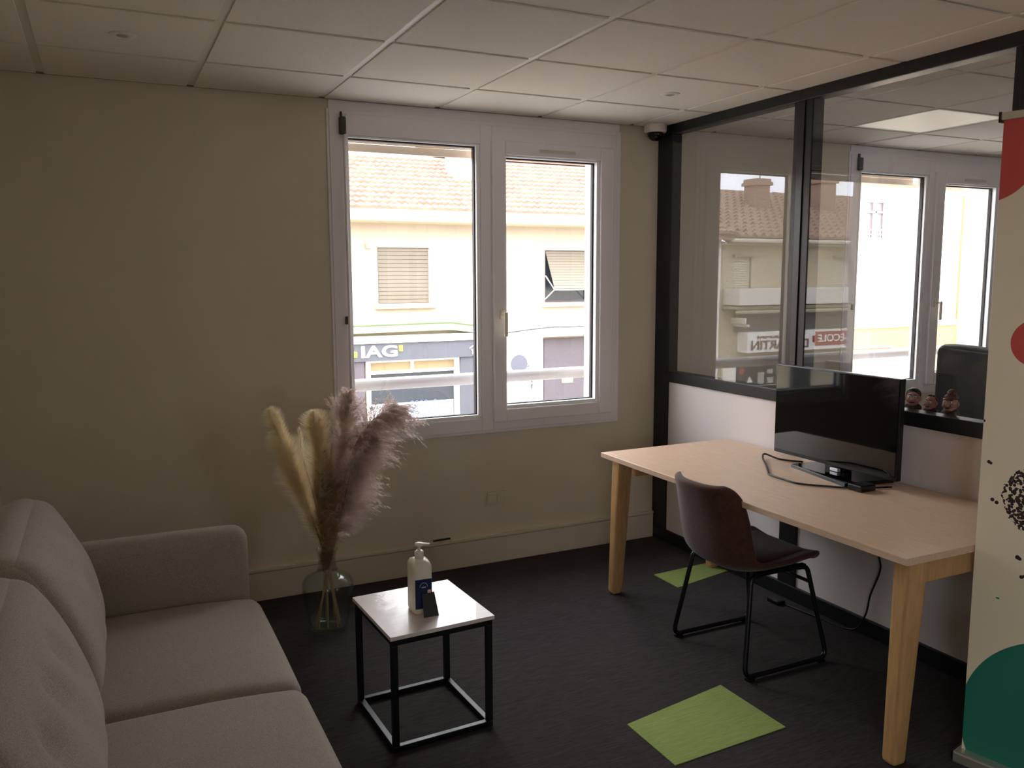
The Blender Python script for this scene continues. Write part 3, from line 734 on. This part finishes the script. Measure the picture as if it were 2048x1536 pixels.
for i in range(ns):
    bm.faces.new((VB[i][0],VB[i+1][0],VT[i+1][0],VT[i][0])); bm.faces.new((VT[i][ntt],VT[i+1][ntt],VB[i+1][ntt],VB[i][ntt]))
for j in range(ntt):
    bm.faces.new((VT[0][j],VT[0][j+1],VB[0][j+1],VB[0][j])); bm.faces.new((VB[ns][j],VB[ns][j+1],VT[ns][j+1],VT[ns][j]))
bmesh.ops.recalc_face_normals(bm, faces=bm.faces)
sh = obj('seat_shell', bm, M_velvet, dc_, smooth=True); md = sh.modifiers.new('subdivision','SUBSURF'); md.levels = md.render_levels = 1
obj('seat_pad', cushion(-.61,-1.54,.455,.17,.165,.018,.016,(0,0,.008),8), M_velvet, dc_, smooth=True)
for y in (-1.295, -1.765):
    yi = y + (.05 if y < -1.5 else -.05)
    pts = bent([(-.72,yi,.41),(-.765,yi,.405),(-.83,y,.016),(-.385,y,.016),(-.465,yi,.408),(-.52,yi,.412)], .045, 6)
    fr2 = obj('leg_frame', tube(new(), pts, .0105, 10), M_steel, dc_, smooth=True)
    for x in (-.80,-.42): obj('foot', bx(x-.018,x+.018,y-.012,y+.012,0,.012,bev=.002), M_bplas, fr2)
    obj('mount', bx(-.75,-.48,yi-.012,yi+.012,.408,.425,bev=.003), M_steel, dc_)
obj('crossbar', tube(new(), [(-.439,-1.345,.335),(-.439,-1.715,.335)], .008, 8), M_steel, dc_)

# ------------------------------------------------------------------ monitor and cables
mo = thing('monitor', 'black widescreen monitor standing on the oak desk', 'monitor', (-.16,-1.56,.74))
bz = bx(-.200,-.170,-1.912,-1.216,.782,1.203, bev=.004); hs = obj('housing', bz, M_bplas, mo)
obj('screen', bx(-.2025,-.2,-1.906,-1.222,.800,1.197), M_gloss, mo, label='glossy black screen')
obj('back_cover', cushion(-.155,-1.56,.98,.03,.24,.15,.025,n=6), M_bplas, mo, smooth=True)
bs = new(); pp = [(-.245,-1.375),(-.318,-1.76),(-.07,-1.80),(.0-.03,-1.40)]
b0 = [bs.verts.new((x,y,.740)) for x,y in pp]; b1 = [bs.verts.new((x*.985-.003,y*.995-.008,.756)) for x,y in pp]
bs.faces.new(b0[::-1]); bs.faces.new(b1)
for i in range(4): bs.faces.new((b0[i],b0[(i+1)%4],b1[(i+1)%4],b1[i]))
bmesh.ops.recalc_face_normals(bs, faces=bs.faces); bmesh.ops.bevel(bs, geom=bs.edges[:], offset=.003, segments=2, affect='EDGES')
obj('stand_base', bs, M_gloss, mo)
obj('stand_neck', bx(-.165,-.12,-1.62,-1.50,.752,.90,bev=.008), M_gloss, mo)
obj('badge', bx(-.19,-.172,-1.60,-1.555,.757,.772,bev=.002), mat('silver', (220,220,224), .3, metal=.3), mo, label='small silver plate')
cb = obj('power_cable', tube(new(), spline([(-.14,-1.345,.748),(-.19,-1.25,.747),(-.212,-1.171,.760),(-.26,-1.21,.752),(-.33,-1.307,.746),(-.42,-1.42,.746),(-.453,-1.467,.746),(-.46,-1.56,.746),(-.455,-1.648,.746),(-.38,-1.74,.746),(-.30,-1.81,.746),(-.16,-1.86,.746)],8), .0045, 8), M_cable, smooth=True)
tag(cb, 'thin black cable looping over the desk in front of the monitor stand', 'cable')
ad = obj('power_adapter', bx(-.335,-.25,-1.86,-1.79,.7405,.768,bev=.005), M_bplas); tag(ad, 'small black power adapter beside the monitor stand', 'adapter')
hc = obj('hanging_cable', tube(new(), spline([(-.055,-1.70,.717),(-.05,-1.72,.42),(-.045,-1.73,.33),(-.045,-1.685,.2),(-.045,-1.66,.09),(-.06,-1.60,.008),(-.09,-1.40,.006),(-.11,-1.24,.006)],8), .004, 8), M_cable, smooth=True)
tag(hc, 'black cable hanging down under the desk in front of the white panel', 'cable')
ps_ = obj('plug', bx(-.15,-.10,-1.23,-1.15,0,.022,bev=.006), M_bplas); tag(ps_, 'small black plug lying on the carpet under the desk', 'plug')

# ------------------------------------------------------------------ side table, bottle, card
st = thing('side_table', 'small square side table with pale wood top and black cube frame', 'side table', (-2.07,-1.44,0))
TX0,TX1,TY0,TY1,TZ = -2.265,-1.873,-1.637,-1.225,.42
obj('tabletop', bx(TX0,TX1,TY0,TY1,TZ-.014,TZ,bev=.001), M_ttop, st)
obj('edge_band', rect_frame(TX0-.001,TX1+.001,0,1,.1,.1,.1,.1,0,1,0), M_tedge, st) if False else None
q = .022
for x in (TX0+.006,TX1-.006-q):
    for y in (TY0+.006,TY1-.006-q): obj('leg', bx(x,x+q,y,y+q,q,TZ-.014-q,bev=.002), M_steel, st)
for z in (0, TZ-.014-q):
    for x in (TX0+.006,TX1-.006-q): obj('rail', bx(x,x+q,TY0+.006,TY1-.006,z,z+q,bev=.002), M_steel, st)
    for y in (TY0+.006,TY1-.006-q): obj('rail', bx(TX0+.006+q,TX1-.006-q,y,y+q,z,z+q,bev=.002), M_steel, st)

st.rotation_euler.z = math.radians(2.5)
bc = Vector((-2.085,-1.46,TZ)); brot = Matrix.Rotation(math.radians(-4),4,'Z')
bo = thing('sanitizer_bottle', 'white pump bottle with dark blue label standing on the side table', 'bottle', bc)
M_bott = mat('bottle_white', (232,226,208), .35, spec=.5)
def bot_section(prof, m, name, nseg=36, e=4.5):
    bm = new(); rings = []
    for hw,hd,z in prof:
        ring = []
        for k in range(nseg):
            a = 2*PI*k/nseg; c,s_ = math.cos(a), math.sin(a); ee = 2/e
            p = Vector((hw*math.copysign(abs(c)**ee,c), hd*math.copysign(abs(s_)**ee,s_), z)); ring.append(bm.verts.new(bc + brot @ p))
        rings.append(ring)
    for a,b in zip(rings,rings[1:]):
        for k in range(nseg): bm.faces.new((a[k],a[(k+1)%nseg],b[(k+1)%nseg],b[k]))
    bm.faces.new(rings[0][::-1]); bm.faces.new(rings[-1]); return obj(name, bm, m, bo, smooth=True)
bot_section([(.029,.044,0),(.035,.050,.003),(.037,.052,.010),(.037,.052,.164),(.036,.050,.175),(.031,.042,.186),(.022,.028,.192),(.017,.017,.195)], M_bott, 'body')
bm = lathe(new(), [(.0165,.0),(.0165,.026),(.012,.030),(.0,.030)], bc.x, bc.y, bc.z+.193, 24); obj('collar', bm, M_bott, bo, smooth=True)
bm = lathe(new(), [(.006,0),(.006,.022),(0,.022)], bc.x, bc.y, bc.z+.221, 16); obj('pump_stem', bm, M_bott, bo)
bm = new(); lathe(bm, [(0,0),(.014,0),(.016,.004),(.014,.010),(0,.012)], bc.x, bc.y, bc.z+.240, 20)
nd = Vector((.86,-.50,0)); beam(bm, bc+Vector((0,0,.246)), bc+nd*.04+Vector((0,0,.246)), (.016,.010),(.009,.007), bev=.003)
obj('pump_head', bm, M_bott, bo, smooth=True)
# label on the -y side (towards the camera), with plain white arch emblem
M_lab = mat('label_blue', (22,40,78), .35)
def onbot(x0,x1,z0,z1,d,m,name,side=0):
    bm = new(); box(bm, x0,x1,-.0525-d,-.0520,z0,z1)
    for v in bm.verts: v.co = bc + brot @ v.co
    return obj(name, bm, m, bo)
lab = onbot(-.031,.030,.024,.132,.001,M_lab,'label')
bm = new(); arc = [Vector((.0+.014*math.cos(a), -.0542, .104+.016*math.sin(a))) for a in [PI*k/10 for k in range(11)]]
tube(bm, [bc+brot@p for p in arc], .0012, 5); box(bm, -.008,.008,-.0550,-.0538,.101,.105)
for v in bm.verts[-8:]: v.co = bc + brot @ v.co
obj('emblem', bm, mat('emblem_pale', (170,180,200), .5), bo)
onbot(.014,.026,.072,.092,.0016,mat('label_cream',(220,196,160),.5),'label_patch')
cd = new()
pc = Vector((-2.076,-1.529,TZ))
v0 = [(-.022,-.010,.0),(.034,-.010,.0),(.026,.013,.080),(-.020,.013,.080)]
f0 = [cd.verts.new(pc+Vector(p)) for p in v0]; f1 = [cd.verts.new(pc+Vector(p)+Vector((0,.004,.001))) for p in v0]
cd.faces.new(f0); cd.faces.new(f1[::-1])
for i in range(4): cd.faces.new((f0[i],f1[i],f1[(i+1)%4],f0[(i+1)%4]))
bmesh.ops.recalc_face_normals(cd, faces=cd.faces)
cdo = obj('card', cd, mat('card_black', (26,22,22), .5)); tag(cdo, 'small dark card leaning against the front of the white bottle', 'card')

# ------------------------------------------------------------------ sofa
sf = thing('sofa', 'light grey upholstered two-seat sofa with square arms along the left wall', 'sofa', (-3.05,-1.88,0))
def seat_fn(q, u):
    # drooping rounded front edge, and soft creases
    if u.x > .2: q.z -= .018*((u.x-.2)/.8)**2
    return q
def seat_fn2(q, u):
    q = seat_fn(q,u)
    if u.z > .5 and q.x > -.15:
        for k,(yy,a) in enumerate(((.10,.006),(.02,.007),(-.08,.005))):
            q.z -= a*math.exp(-((q.y-yy-.10*(q.x-.1)+.35*(q.x-.1)**2)/.014)**2)*math.exp(-((q.x-.08)/.12)**2)
    return q
sc_ = cushion(-2.985,-1.474,.36,.395,.388,.09,.045,(.004,.006,.016),24,seat_fn); obj('seat_cushion', sc_, M_sofa, sf, smooth=True)
sc_ = cushion(-2.985,-2.342,.362,.397,.472,.092,.045,(.004,.004,.018),44,seat_fn2); obj('seat_cushion', sc_, M_sofa, sf, smooth=True)
obj('base_frame', cushion(-3.04,-1.95,.20,.43,.88,.075,.02,n=6), M_sofa, sf, smooth=True)
for yc in (-1.015, -2.885):
    def armfn(q,u):
        return q
    obj('arm', cushion(-3.055,yc,.40,.438,.064,.292,.055,(0,.004,.004),22), M_sofa, sf, smooth=True)
obj('back_frame', cushion(-3.435,-1.95,.44,.062,.90,.32,.04,n=10), M_sofa, sf, smooth=True)
def back_cushion(yc, hy, dim):
    R_ = Matrix.Rotation(math.radians(-21),3,'Y')
    def fn(q, u):
        q.x += .03*(1-u.z**2) - .035*max(0,u.z)**3*0
        for (dy,dz,a,s_) in dim:
            if u.x > 0: q.x -= a*math.exp(-((q.y-dy)/s_)**2-((q.z-dz)/(s_*1.3))**2)
        # crumpled folds
        if u.x > 0:
            q.x += .004*math.sin(q.y*30+q.z*22)*(1-u.y**2)*(1-u.z**2)
        return q
    return cushion(-3.285,yc,.665,.095,hy,.245,.07,(.03,.01,.012),34,fn,R_)
obj('back_cushion', back_cushion(-1.475,.385,[(0,.0,.012,.05)]), M_sofa, sf, smooth=True)
obj('back_cushion', back_cushion(-2.35,.445,[(-.06,.10,.025,.035),(-.24,.08,.028,.035),(.14,.10,.02,.035)]), M_sofa, sf, smooth=True)
for x,y in ((-2.70,-1.05),(-2.70,-2.85),(-3.40,-1.05),(-3.40,-2.85)): obj('foot', lathe(new(), [(.018,0),(.026,.13),(0,.13)], x, y, 0, 16), M_leg, sf)

# ------------------------------------------------------------------ vase and pampas grass
VX, VY = -2.196, -.50
M_vg = glass('green_glass', (.93,.965,.95), 1.0)
va = thing('vase', 'large green-tinted glass demijohn vase on the floor by the sofa', 'vase', (VX,VY,0))
outer = [(.0,.006),(.070,.006),(.080,.0),(.088,.012),(.094,.06),(.106,.13),(.116,.19),(.117,.215),(.108,.240),(.080,.258),(.052,.272),(.042,.295),(.040,.345),(.046,.372),(.049,.380)]
inner = [(.044,.380),(.041,.370),(.035,.345),(.037,.295),(.047,.268),(.076,.252),(.103,.236),(.112,.213),(.111,.19),(.101,.13),(.089,.06),(.082,.020),(.0,.016)]
obj('glass_body', lathe(new(), outer+inner, VX, VY, 0, 40), M_vg, va, smooth=True)

def ribbon(bm, pts, w0, w1, side):
    prev = None; n = len(pts)
    for i,P in enumerate(pts):
        wd = w0+(w1-w0)*i/(n-1)
        a = bm.verts.new(P - side*wd/2); b = bm.verts.new(P + side*wd/2)
        if prev: bm.faces.new((prev[0],prev[1],b,a))
        prev = (a,b)
def frame_at(pts, t):
    n = len(pts)-1; f = t*n; i = min(int(f), n-1); u = f-i
    return pts[i].lerp(pts[i+1], u), (pts[i+1]-pts[i]).normalized()
def rnd_dir(t):
    a = random.uniform(0,2*PI); s = t.cross(Vector((.3,.5,.8))).normalized(); b = t.cross(s); return s*math.cos(a)+b*math.sin(a)
def pampas_plume(path, t0, rmax, n, length, droop, fine, spread=.5, bias=None, wd=.0011):
    """feathery head from t0 to the tip of the stem path"""
    bm = new(); pts = spline(path, 10)
    for k in range(n):
        t = t0+(1-t0)*random.random()**.9; P, T = frame_at(pts, t)
        env = math.sin(PI*min(1,max(.0,((t-t0)/(1-t0))*.86+.12)))**.55*(1+.22*math.sin(t*23+n))
        d = rnd_dir(T)
        if bias is not None and random.random() < bias[1]: d = (d*.5+bias[0]).normalized()
        L_ = length*env*random.uniform(.45,1.25); up_ = T*(1-spread)+d*spread
        up_.normalize(); pts2 = []
        m = 5 if not fine else 7
        for i in range(m):
            s_ = i/(m-1); pts2.append(P + up_*L_*s_ + d*rmax*env*s_*.35*random.uniform(.8,1.2) + Vector((0,0,-droop*L_*s_*s_)))
        side = T.cross(d).normalized()
        ribbon(bm, pts2, wd, wd*.3, side)
        if fine:
            for i in range(1, m):
                for rep in range(5):
                    Q = pts2[i-1].lerp(pts2[i], random.random()); dd = (pts2[i]-pts2[i-1]).normalized()
                    e = (dd*1.0 + rnd_dir(dd)*.75).normalized(); l = .017*random.uniform(.5,1.2)
                    ribbon(bm, [Q, Q+e*l*.5+Vector((0,0,-.001)), Q+e*l+Vector((0,0,-.004))], .0017, .0007, dd.cross(e).normalized())
    return bm
def plume_mat(name, rgb, amt, tr_):
    m = mat(name, rgb, .9, var=(20,amt)); n = m.node_tree; b = n.nodes['Principled BSDF']
    t = n.nodes.new('ShaderNodeBsdfTranslucent'); x = n.nodes.new('ShaderNodeMixShader'); x.inputs['Fac'].default_value = tr_
    src = b.inputs['Base Color'].links[0].from_socket
    n.links.new(src, t.inputs['Color']); n.links.new(b.outputs[0], x.inputs[1]); n.links.new(t.outputs[0], x.inputs[2])
    n.links.new(x.outputs[0], n.nodes['Material Output'].inputs['Surface']); return m
M_cp = plume_mat('cream_plume', (253,238,212), .10, .5)
M_bp = plume_mat('brown_plume', (222,204,194), .22, .45)
M_tan = plume_mat('tan_plume', (204,172,136), .25, .4)
M_stem = mat('stem_tan', (176,150,112), .8, var=(20,.15))
def grass(label, path, cream, group, **kw):
    """one cut stem: foot inside the vase, plume above"""
    t = thing('pampas_stem', label, 'dried grass', path[0], group)
    sp_ = spline(path, 10); n = int(len(sp_)*min(1, kw['t0']+.45))
    obj('stem', tube(new(), sp_[:max(n,4)], .0034, 6), M_stem, t)
    obj('plume', pampas_plume(path, **kw), cream, t)
    return t
neck = lambda dx=0, dy=0: (VX+dx, VY+dy, .36)
def foot(a, r=.06): return (VX+r*math.cos(a), VY+r*math.sin(a), .020)
FLAT = 'pampas stems in the glass vase'
# cream, soft and dense
grass('cream fluffy pampas plume leaning furthest left in the vase', [foot(.3), (VX,VY,.30), (-2.275,-.50,.60), (-2.36,-.5,.86), (-2.425,-.5,1.045)], M_cp, FLAT, t0=.40, rmax=.03, n=8500, length=.078, droop=.15, fine=False, spread=.5, wd=.0019)
grass('cream fluffy pampas plume just below the leftmost one', [foot(.9), (VX+.01,VY,.30), (-2.25,-.46,.52), (-2.33,-.44,.74), (-2.40,-.43,.93)], M_cp, FLAT, t0=.38, rmax=.035, n=8500, length=.078, droop=.15, fine=False, spread=.52, wd=.0019)
grass('upright cream fluffy pampas plume in the middle of the bunch', [foot(3.6), (VX-.01,VY,.30), (-2.215,-.53,.60), (-2.225,-.55,.84), (-2.245,-.56,1.03)], M_cp, FLAT, t0=.52, rmax=.045, n=9500, length=.082, droop=.1, fine=False, spread=.46, wd=.0019)
grass('thin pale pampas plume between the cream plumes', [foot(5.2), (VX,VY-.01,.30), (-2.24,-.50,.6), (-2.285,-.5,.80), (-2.30,-.5,.95)], M_cp, FLAT, t0=.55, rmax=.015, n=900, length=.06, droop=.1, fine=False, spread=.35)
# brown, feathery
grass('tall brown feathery pampas plume, topmost of the bunch', [foot(2.2), (VX,VY+.01,.30), (-2.15,-.49,.60), (-2.10,-.49,.88), (-2.07,-.49,1.09)], M_bp, FLAT, t0=.42, rmax=.04, n=800, length=.14, droop=.12, fine=True, spread=.38, wd=.0017)
gd = Vector((.93,-.25,.1))
grass('wide brown feathery pampas plume arching to the right over the window edge', [foot(2.9), (VX+.01,VY,.30), (-2.13,-.50,.58), (-2.07,-.52,.82), (-1.975,-.54,.965), (-1.875,-.55,1.02)], M_bp, FLAT, t0=.40, rmax=.06, n=1000, length=.19, droop=.42, wd=.0017, fine=True, spread=.5, bias=(gd,.55))
grass('brown feathery pampas plume drooping at the right side of the bunch', [foot(3.3), (VX+.01,VY-.01,.30), (-2.13,-.53,.55), (-2.08,-.55,.75), (-2.02,-.57,.90)], M_bp, FLAT, t0=.36, rmax=.06, n=800, length=.18, droop=.45, wd=.0017, fine=True, spread=.52, bias=(gd,.5))
# tan, thin
for i,(lab_,x1,z1,ph) in enumerate((('short tan grass head in the centre of the bunch', -2.21,.84,4.4), ('short dark tan grass head left of centre, low in the bunch', -2.25,.72,1.6), ('ragged tan grass head right of centre, low in the bunch', -2.15,.70,5.7), ('slim tan grass head in front of the brown plumes', -2.17,.88,.1))):
    grass(lab_, [foot(ph,.05), (VX+(x1-VX)*.1,VY,.30), (VX+(x1-VX)*.6,VY-.03,.55), (x1,VY-.05,z1)], M_tan, FLAT, t0=.27, rmax=.01, n=1000, length=.08, droop=.2, fine=i%2==0, spread=.3)

# ------------------------------------------------------------------ roll-up banner
P0 = Vector((-.545,-2.51,0)); BD = Vector((.22,-.9755,0)).normalized(); BN = Vector((BD.y,-BD.x,0))   # BN faces the room
if BN.x > 0: BN = -BN
BW = .85
def ban(u, v, d=0): return P0 + BD*u + BN*d + Vector((0,0,v))
bn = thing('roll_up_banner', 'tall cream roll-up banner with red and teal shapes at the right edge', 'banner', ban(BW/2,0))
def ban_box(u0,u1,d0,d1,z0,z1,bev=0):
    bm = bx(u0,u1,d0,d1,z0,z1,bev=bev)
    for v in bm.verts: v.co = ban(v.co.x, v.co.z, v.co.y)
    bmesh.ops.recalc_face_normals(bm, faces=bm.faces); return bm
m = bpy.data.materials.new('banner_print'); m.use_nodes = True; n = m.node_tree; b = n.nodes['Principled BSDF']; b.inputs['Roughness'].default_value = .55
geo = n.nodes.new('ShaderNodeUVMap'); sep = n.nodes.new('ShaderNodeSeparateXYZ'); n.links.new(geo.outputs['UV'], sep.inputs[0])
def nm(op, a, c=None):
    q = n.nodes.new('ShaderNodeMath'); q.operation = op
    for i,v in enumerate((a,c)):
        if v is None: continue
        if isinstance(v,(int,float)): q.inputs[i].default_value = v
        else: n.links.new(v, q.inputs[i])
    return q.outputs[0]
def circ(cu, cv, r, sv=1):
    du = nm('SUBTRACT', sep.outputs[0], cu); dv = nm('MULTIPLY', nm('SUBTRACT', sep.outputs[1], cv), sv)
    d = nm('SQRT', nm('ADD', nm('MULTIPLY',du,du), nm('MULTIPLY',dv,dv)))
    return nm('LESS_THAN', d, r), d
def mixc(fac, a, c):
    q = n.nodes.new('ShaderNodeMix'); q.data_type = 'RGBA'; n.links.new(fac, q.inputs[0])
    if isinstance(a, tuple): q.inputs[6].default_value = a
    else: n.links.new(a, q.inputs[6])
    if isinstance(c, tuple): q.inputs[7].default_value = c
    else: n.links.new(c, q.inputs[7])
    return q.outputs[2]
base = lin((242,228,196)); RED = lin((208,84,76)); TEAL = lin((38,124,104)); DARK = lin((52,34,30))
vor = n.nodes.new('ShaderNodeTexVoronoi'); vor.inputs['Scale'].default_value = 120; n.links.new(geo.outputs['UV'], vor.inputs['Vector'])
rg, dd = circ(.30, .925, .235, 1.55)
hole = nm('GREATER_THAN', dd, .10)
edge_n = n.nodes.new('ShaderNodeTexNoise'); edge_n.inputs['Scale'].default_value = 60; n.links.new(geo.outputs['UV'], edge_n.inputs['Vector'])
ring = nm('LESS_THAN', nm('ADD', dd, nm('MULTIPLY', edge_n.outputs['Fac'], .03)), .245)
people = nm('MULTIPLY', nm('MULTIPLY', ring, hole), nm('LESS_THAN', vor.outputs['Distance'], .60))
col = mixc(people, base, DARK)
for (cu,cv,r) in ((.024,1.025,.0055),(.030,1.022,.005),(.042,.905,.006),(.055,.898,.006),(.127,.736,.007),(.133,.733,.006),(.142,.676,.006),(.150,.680,.005),(.40,.60,.006),(.52,.70,.006),(.62,1.2,.006),(.002,1.155,.004)):
    f_,_ = circ(cu,cv,r); col = mixc(f_, col, DARK)
f_,_ = circ(.078,.588,.006,2); col = mixc(f_, col, TEAL)
f_,_ = circ(-.04,1.99,.15); col = mixc(f_, col, RED)
f_,_ = circ(.135,1.41,.072); col = mixc(f_, col, RED)
f_,_ = circ(.32,.17,.333); tl = nm('MULTIPLY', f_, nm('LESS_THAN', sep.outputs[1], .60)); col = mixc(tl, col, TEAL)
n.links.new(col, b.inputs['Base Color'])
bm = new(); uvl = bm.loops.layers.uv.new('UVMap')
q = [(0,.038),(BW,.038),(BW,2.085),(0,2.085)]
fv = [bm.verts.new(ban(u,v,.0)) for u,v in q]; bv = [bm.verts.new(ban(u,v,-.002)) for u,v in q]
def uvface(vs, uvs):
    f = bm.faces.new(vs)
    for l,(u,v) in zip(f.loops, uvs): l[uvl].uv = (u,v)
uvface(fv, q); uvface(bv[::-1], q[::-1])
for i in range(4): uvface((fv[i],bv[i],bv[(i+1)%4],fv[(i+1)%4]), (q[i],q[i],q[(i+1)%4],q[(i+1)%4]))
obj('fabric', bm, m, bn, label='cream printed fabric with a red quarter disc and a teal disc')
M_alu = mat('aluminium', (206,202,190), .35, metal=.7)
obj('top_bar', ban_box(-.005,BW+.005,-.012,.010,2.085,2.108,.003), mat('top_bar_cream',(200,188,160),.4), bn)
obj('end_cap', ban_box(-.012,-.004,-.014,.012,2.078,2.110,.002), M_bplas, bn)
obj('base_cassette', ban_box(-.012,BW+.012,-.075,.040,0,.040,.006), M_alu, bn)
obj('end_cap', ban_box(-.020,-.011,-.07,.036,.004,.036,.004), M_bplas, bn)
obj('back_pole', tube(new(), [ban(BW/2,.05,-.03), ban(BW/2,2.09,-.016)], .008, 8), M_alu, bn)

# ------------------------------------------------------------------ next room: chair and figurines
oc = thing('office_chair', 'black high-back office chair in the room beyond the partition', 'chair', (1.10,-1.22,0))
def ocb(q,u):
    q.x += .10*u.y**2*0; q.y *= (1-.16*max(0,-u.z)-.0*u.z); return q
R3 = Matrix.Rotation(math.radians(-20),3,'Z')
obj('backrest', cushion(1.0,-1.36,.95,.045,.27,.29,.045,(.01,0,.012),16,ocb,R3), mat('office_black', (34,36,38), .6), oc, smooth=True)
obj('seat', cushion(1.24,-1.44,.50,.25,.25,.045,.04,(0,0,.01),10,None,R3), mat('office_black', (34,36,38), .6), oc, smooth=True)
obj('gas_column', tube(new(), [(1.22,-1.42,.07),(1.22,-1.42,.47)], .025, 12), M_bplas, oc)
obj('back_bracket', tube(new(), [(1.03,-1.37,.74),(1.05,-1.38,.50),(1.2,-1.42,.46)], .02, 8), M_bplas, oc)
for k in range(5):
    a = 2*PI*k/5+.3; e = (1.22+.30*math.cos(a), -1.42+.30*math.sin(a), .06)
    lg_ = obj('leg', beam(new(), (1.22,-1.42,.10), e, (.05,.04), (.03,.025), bev=.004), M_bplas, oc)
    cs = new(); bmesh.ops.create_cone(cs, cap_ends=True, segments=16, radius1=.025, radius2=.025, depth=.04, matrix=Matrix.Translation((e[0],e[1],.025))@Matrix.Rotation(a,4,'Z')@Matrix.Rotation(PI/2,4,'X'))
    obj('castor', cs, M_bplas, lg_)

M_skin = mat('figurine_skin', (176,128,112), .35); M_hairf = mat('figurine_dark', (34,28,28), .4); M_cap = mat('figurine_cap', (92,52,48), .5)
M_eye = mat('figurine_eye', (226,220,210), .3); M_jack = mat('figurine_jacket', (52,30,32), .6); M_capg = mat('figurine_green', (84,88,70), .5)
def ell(bm, c, r, seg=16, rings=10, rot=None):
    g = bmesh.ops.create_uvsphere(bm, u_segments=seg, v_segments=rings, radius=1)
    for v in g['verts']:
        q = Vector((v.co.x*r[0], v.co.y*r[1], v.co.z*r[2]))
        if rot: q = rot @ q
        v.co = q + Vector(c)
def figurine(label, y, s, turn, hat):
    """grinning bust, face turned towards the room (-x) and slightly sideways"""
    x = .084; z = 1.026
    t = thing('figurine', label, 'figurine', (x,y,z), 'bust figurines on the ledge')
    R = Matrix.Rotation(turn,3,'Z')
    def L_(p): return Vector((x,y,z)) + R @ (Vector(p)*s)
    b_ = new(); ell(b_, L_((0,0,.020)), (.030*s,.036*s,.022*s), rot=R); obj('jacket', b_, M_jack, t, smooth=True)
    b_ = new(); ell(b_, L_((0,0,.062)), (.031*s,.028*s,.034*s), rot=R)
    ell(b_, L_((-.012,0,.043)), (.022*s,.021*s,.016*s), rot=R)            # jaw
    ell(b_, L_((-.033,0,.060)), (.011*s,.008*s,.009*s), 10, 8, rot=R)      # nose
    for k in (-1,1):
        ell(b_, L_((.002,.029*k,.060)), (.007*s,.005*s,.011*s), 10, 8, rot=R)   # ears
        ell(b_, L_((-.022,.016*k,.054)), (.010*s,.009*s,.009*s), 10, 8, rot=R)  # cheeks
    obj('head', b_, M_skin, t, smooth=True)
    b_ = new()
    for k in (-1,1): ell(b_, L_((-.0255,.0105*k,.070)), (.006*s,.006*s,.0055*s), 10, 8, rot=R)
    obj('eyes', b_, M_eye, t, smooth=True)
    b_ = new()
    for k in (-1,1): ell(b_, L_((-.0312,.0108*k,.070)), (.0022*s,.0026*s,.0026*s), 8, 6, rot=R); ell(b_, L_((-.027,.0110*k,.0785)), (.005*s,.008*s,.0022*s), 8, 6, rot=R)
    ell(b_, L_((-.0315,0,.0455)), (.004*s,.012*s,.0035*s), 10, 6, rot=R)
    obj('brows', b_, M_hairf, t, smooth=True)
    b_ = new()
    if hat == 'hair': ell(b_, L_((.010,0,.078)), (.030*s,.031*s,.027*s), rot=R); ell(b_, L_((.016,0,.062)), (.022*s,.031*s,.024*s), rot=R)
    elif hat == 'tuft':
        ell(b_, L_((.014,0,.074)), (.022*s,.027*s,.020*s), rot=R)
        for k in range(5): ell(b_, L_((-.004+.006*k,.012*math.sin(k*2),.095)), (.006*s,.006*s,.008*s), 8, 6, rot=R)
    else: 
        ell(b_, L_((.004,0,.086)), (.029*s,.028*s,.016*s), rot=R); ell(b_, L_((.006,0,.103)), (.018*s,.018*s,.018*s), rot=R)
        ell(b_, L_((-.018,0,.082)), (.024*s,.024*s,.0035*s), rot=R)
    obj('hat' if hat == 'hat' else 'hair', b_, M_cap if hat == 'hat' else M_hairf, t, smooth=True)
    if hat == 'hat':
        b_ = new(); ell(b_, L_((-.012,-.022,.022)), (.010*s,.010*s,.010*s), 10, 8, rot=R); obj('hand', b_, M_capg, t, smooth=True)
    return t
figurine('grinning bust figurine with swept dark hair, nearest the monitor', -1.745, 1.0, .55, 'hair')
figurine('grinning bust figurine with tufted hair, middle one of the three', -1.832, .84, .15, 'tuft')
figurine('grinning bust figurine in a pointed brown hat, nearest the banner', -1.925, 1.0, .25, 'hat')
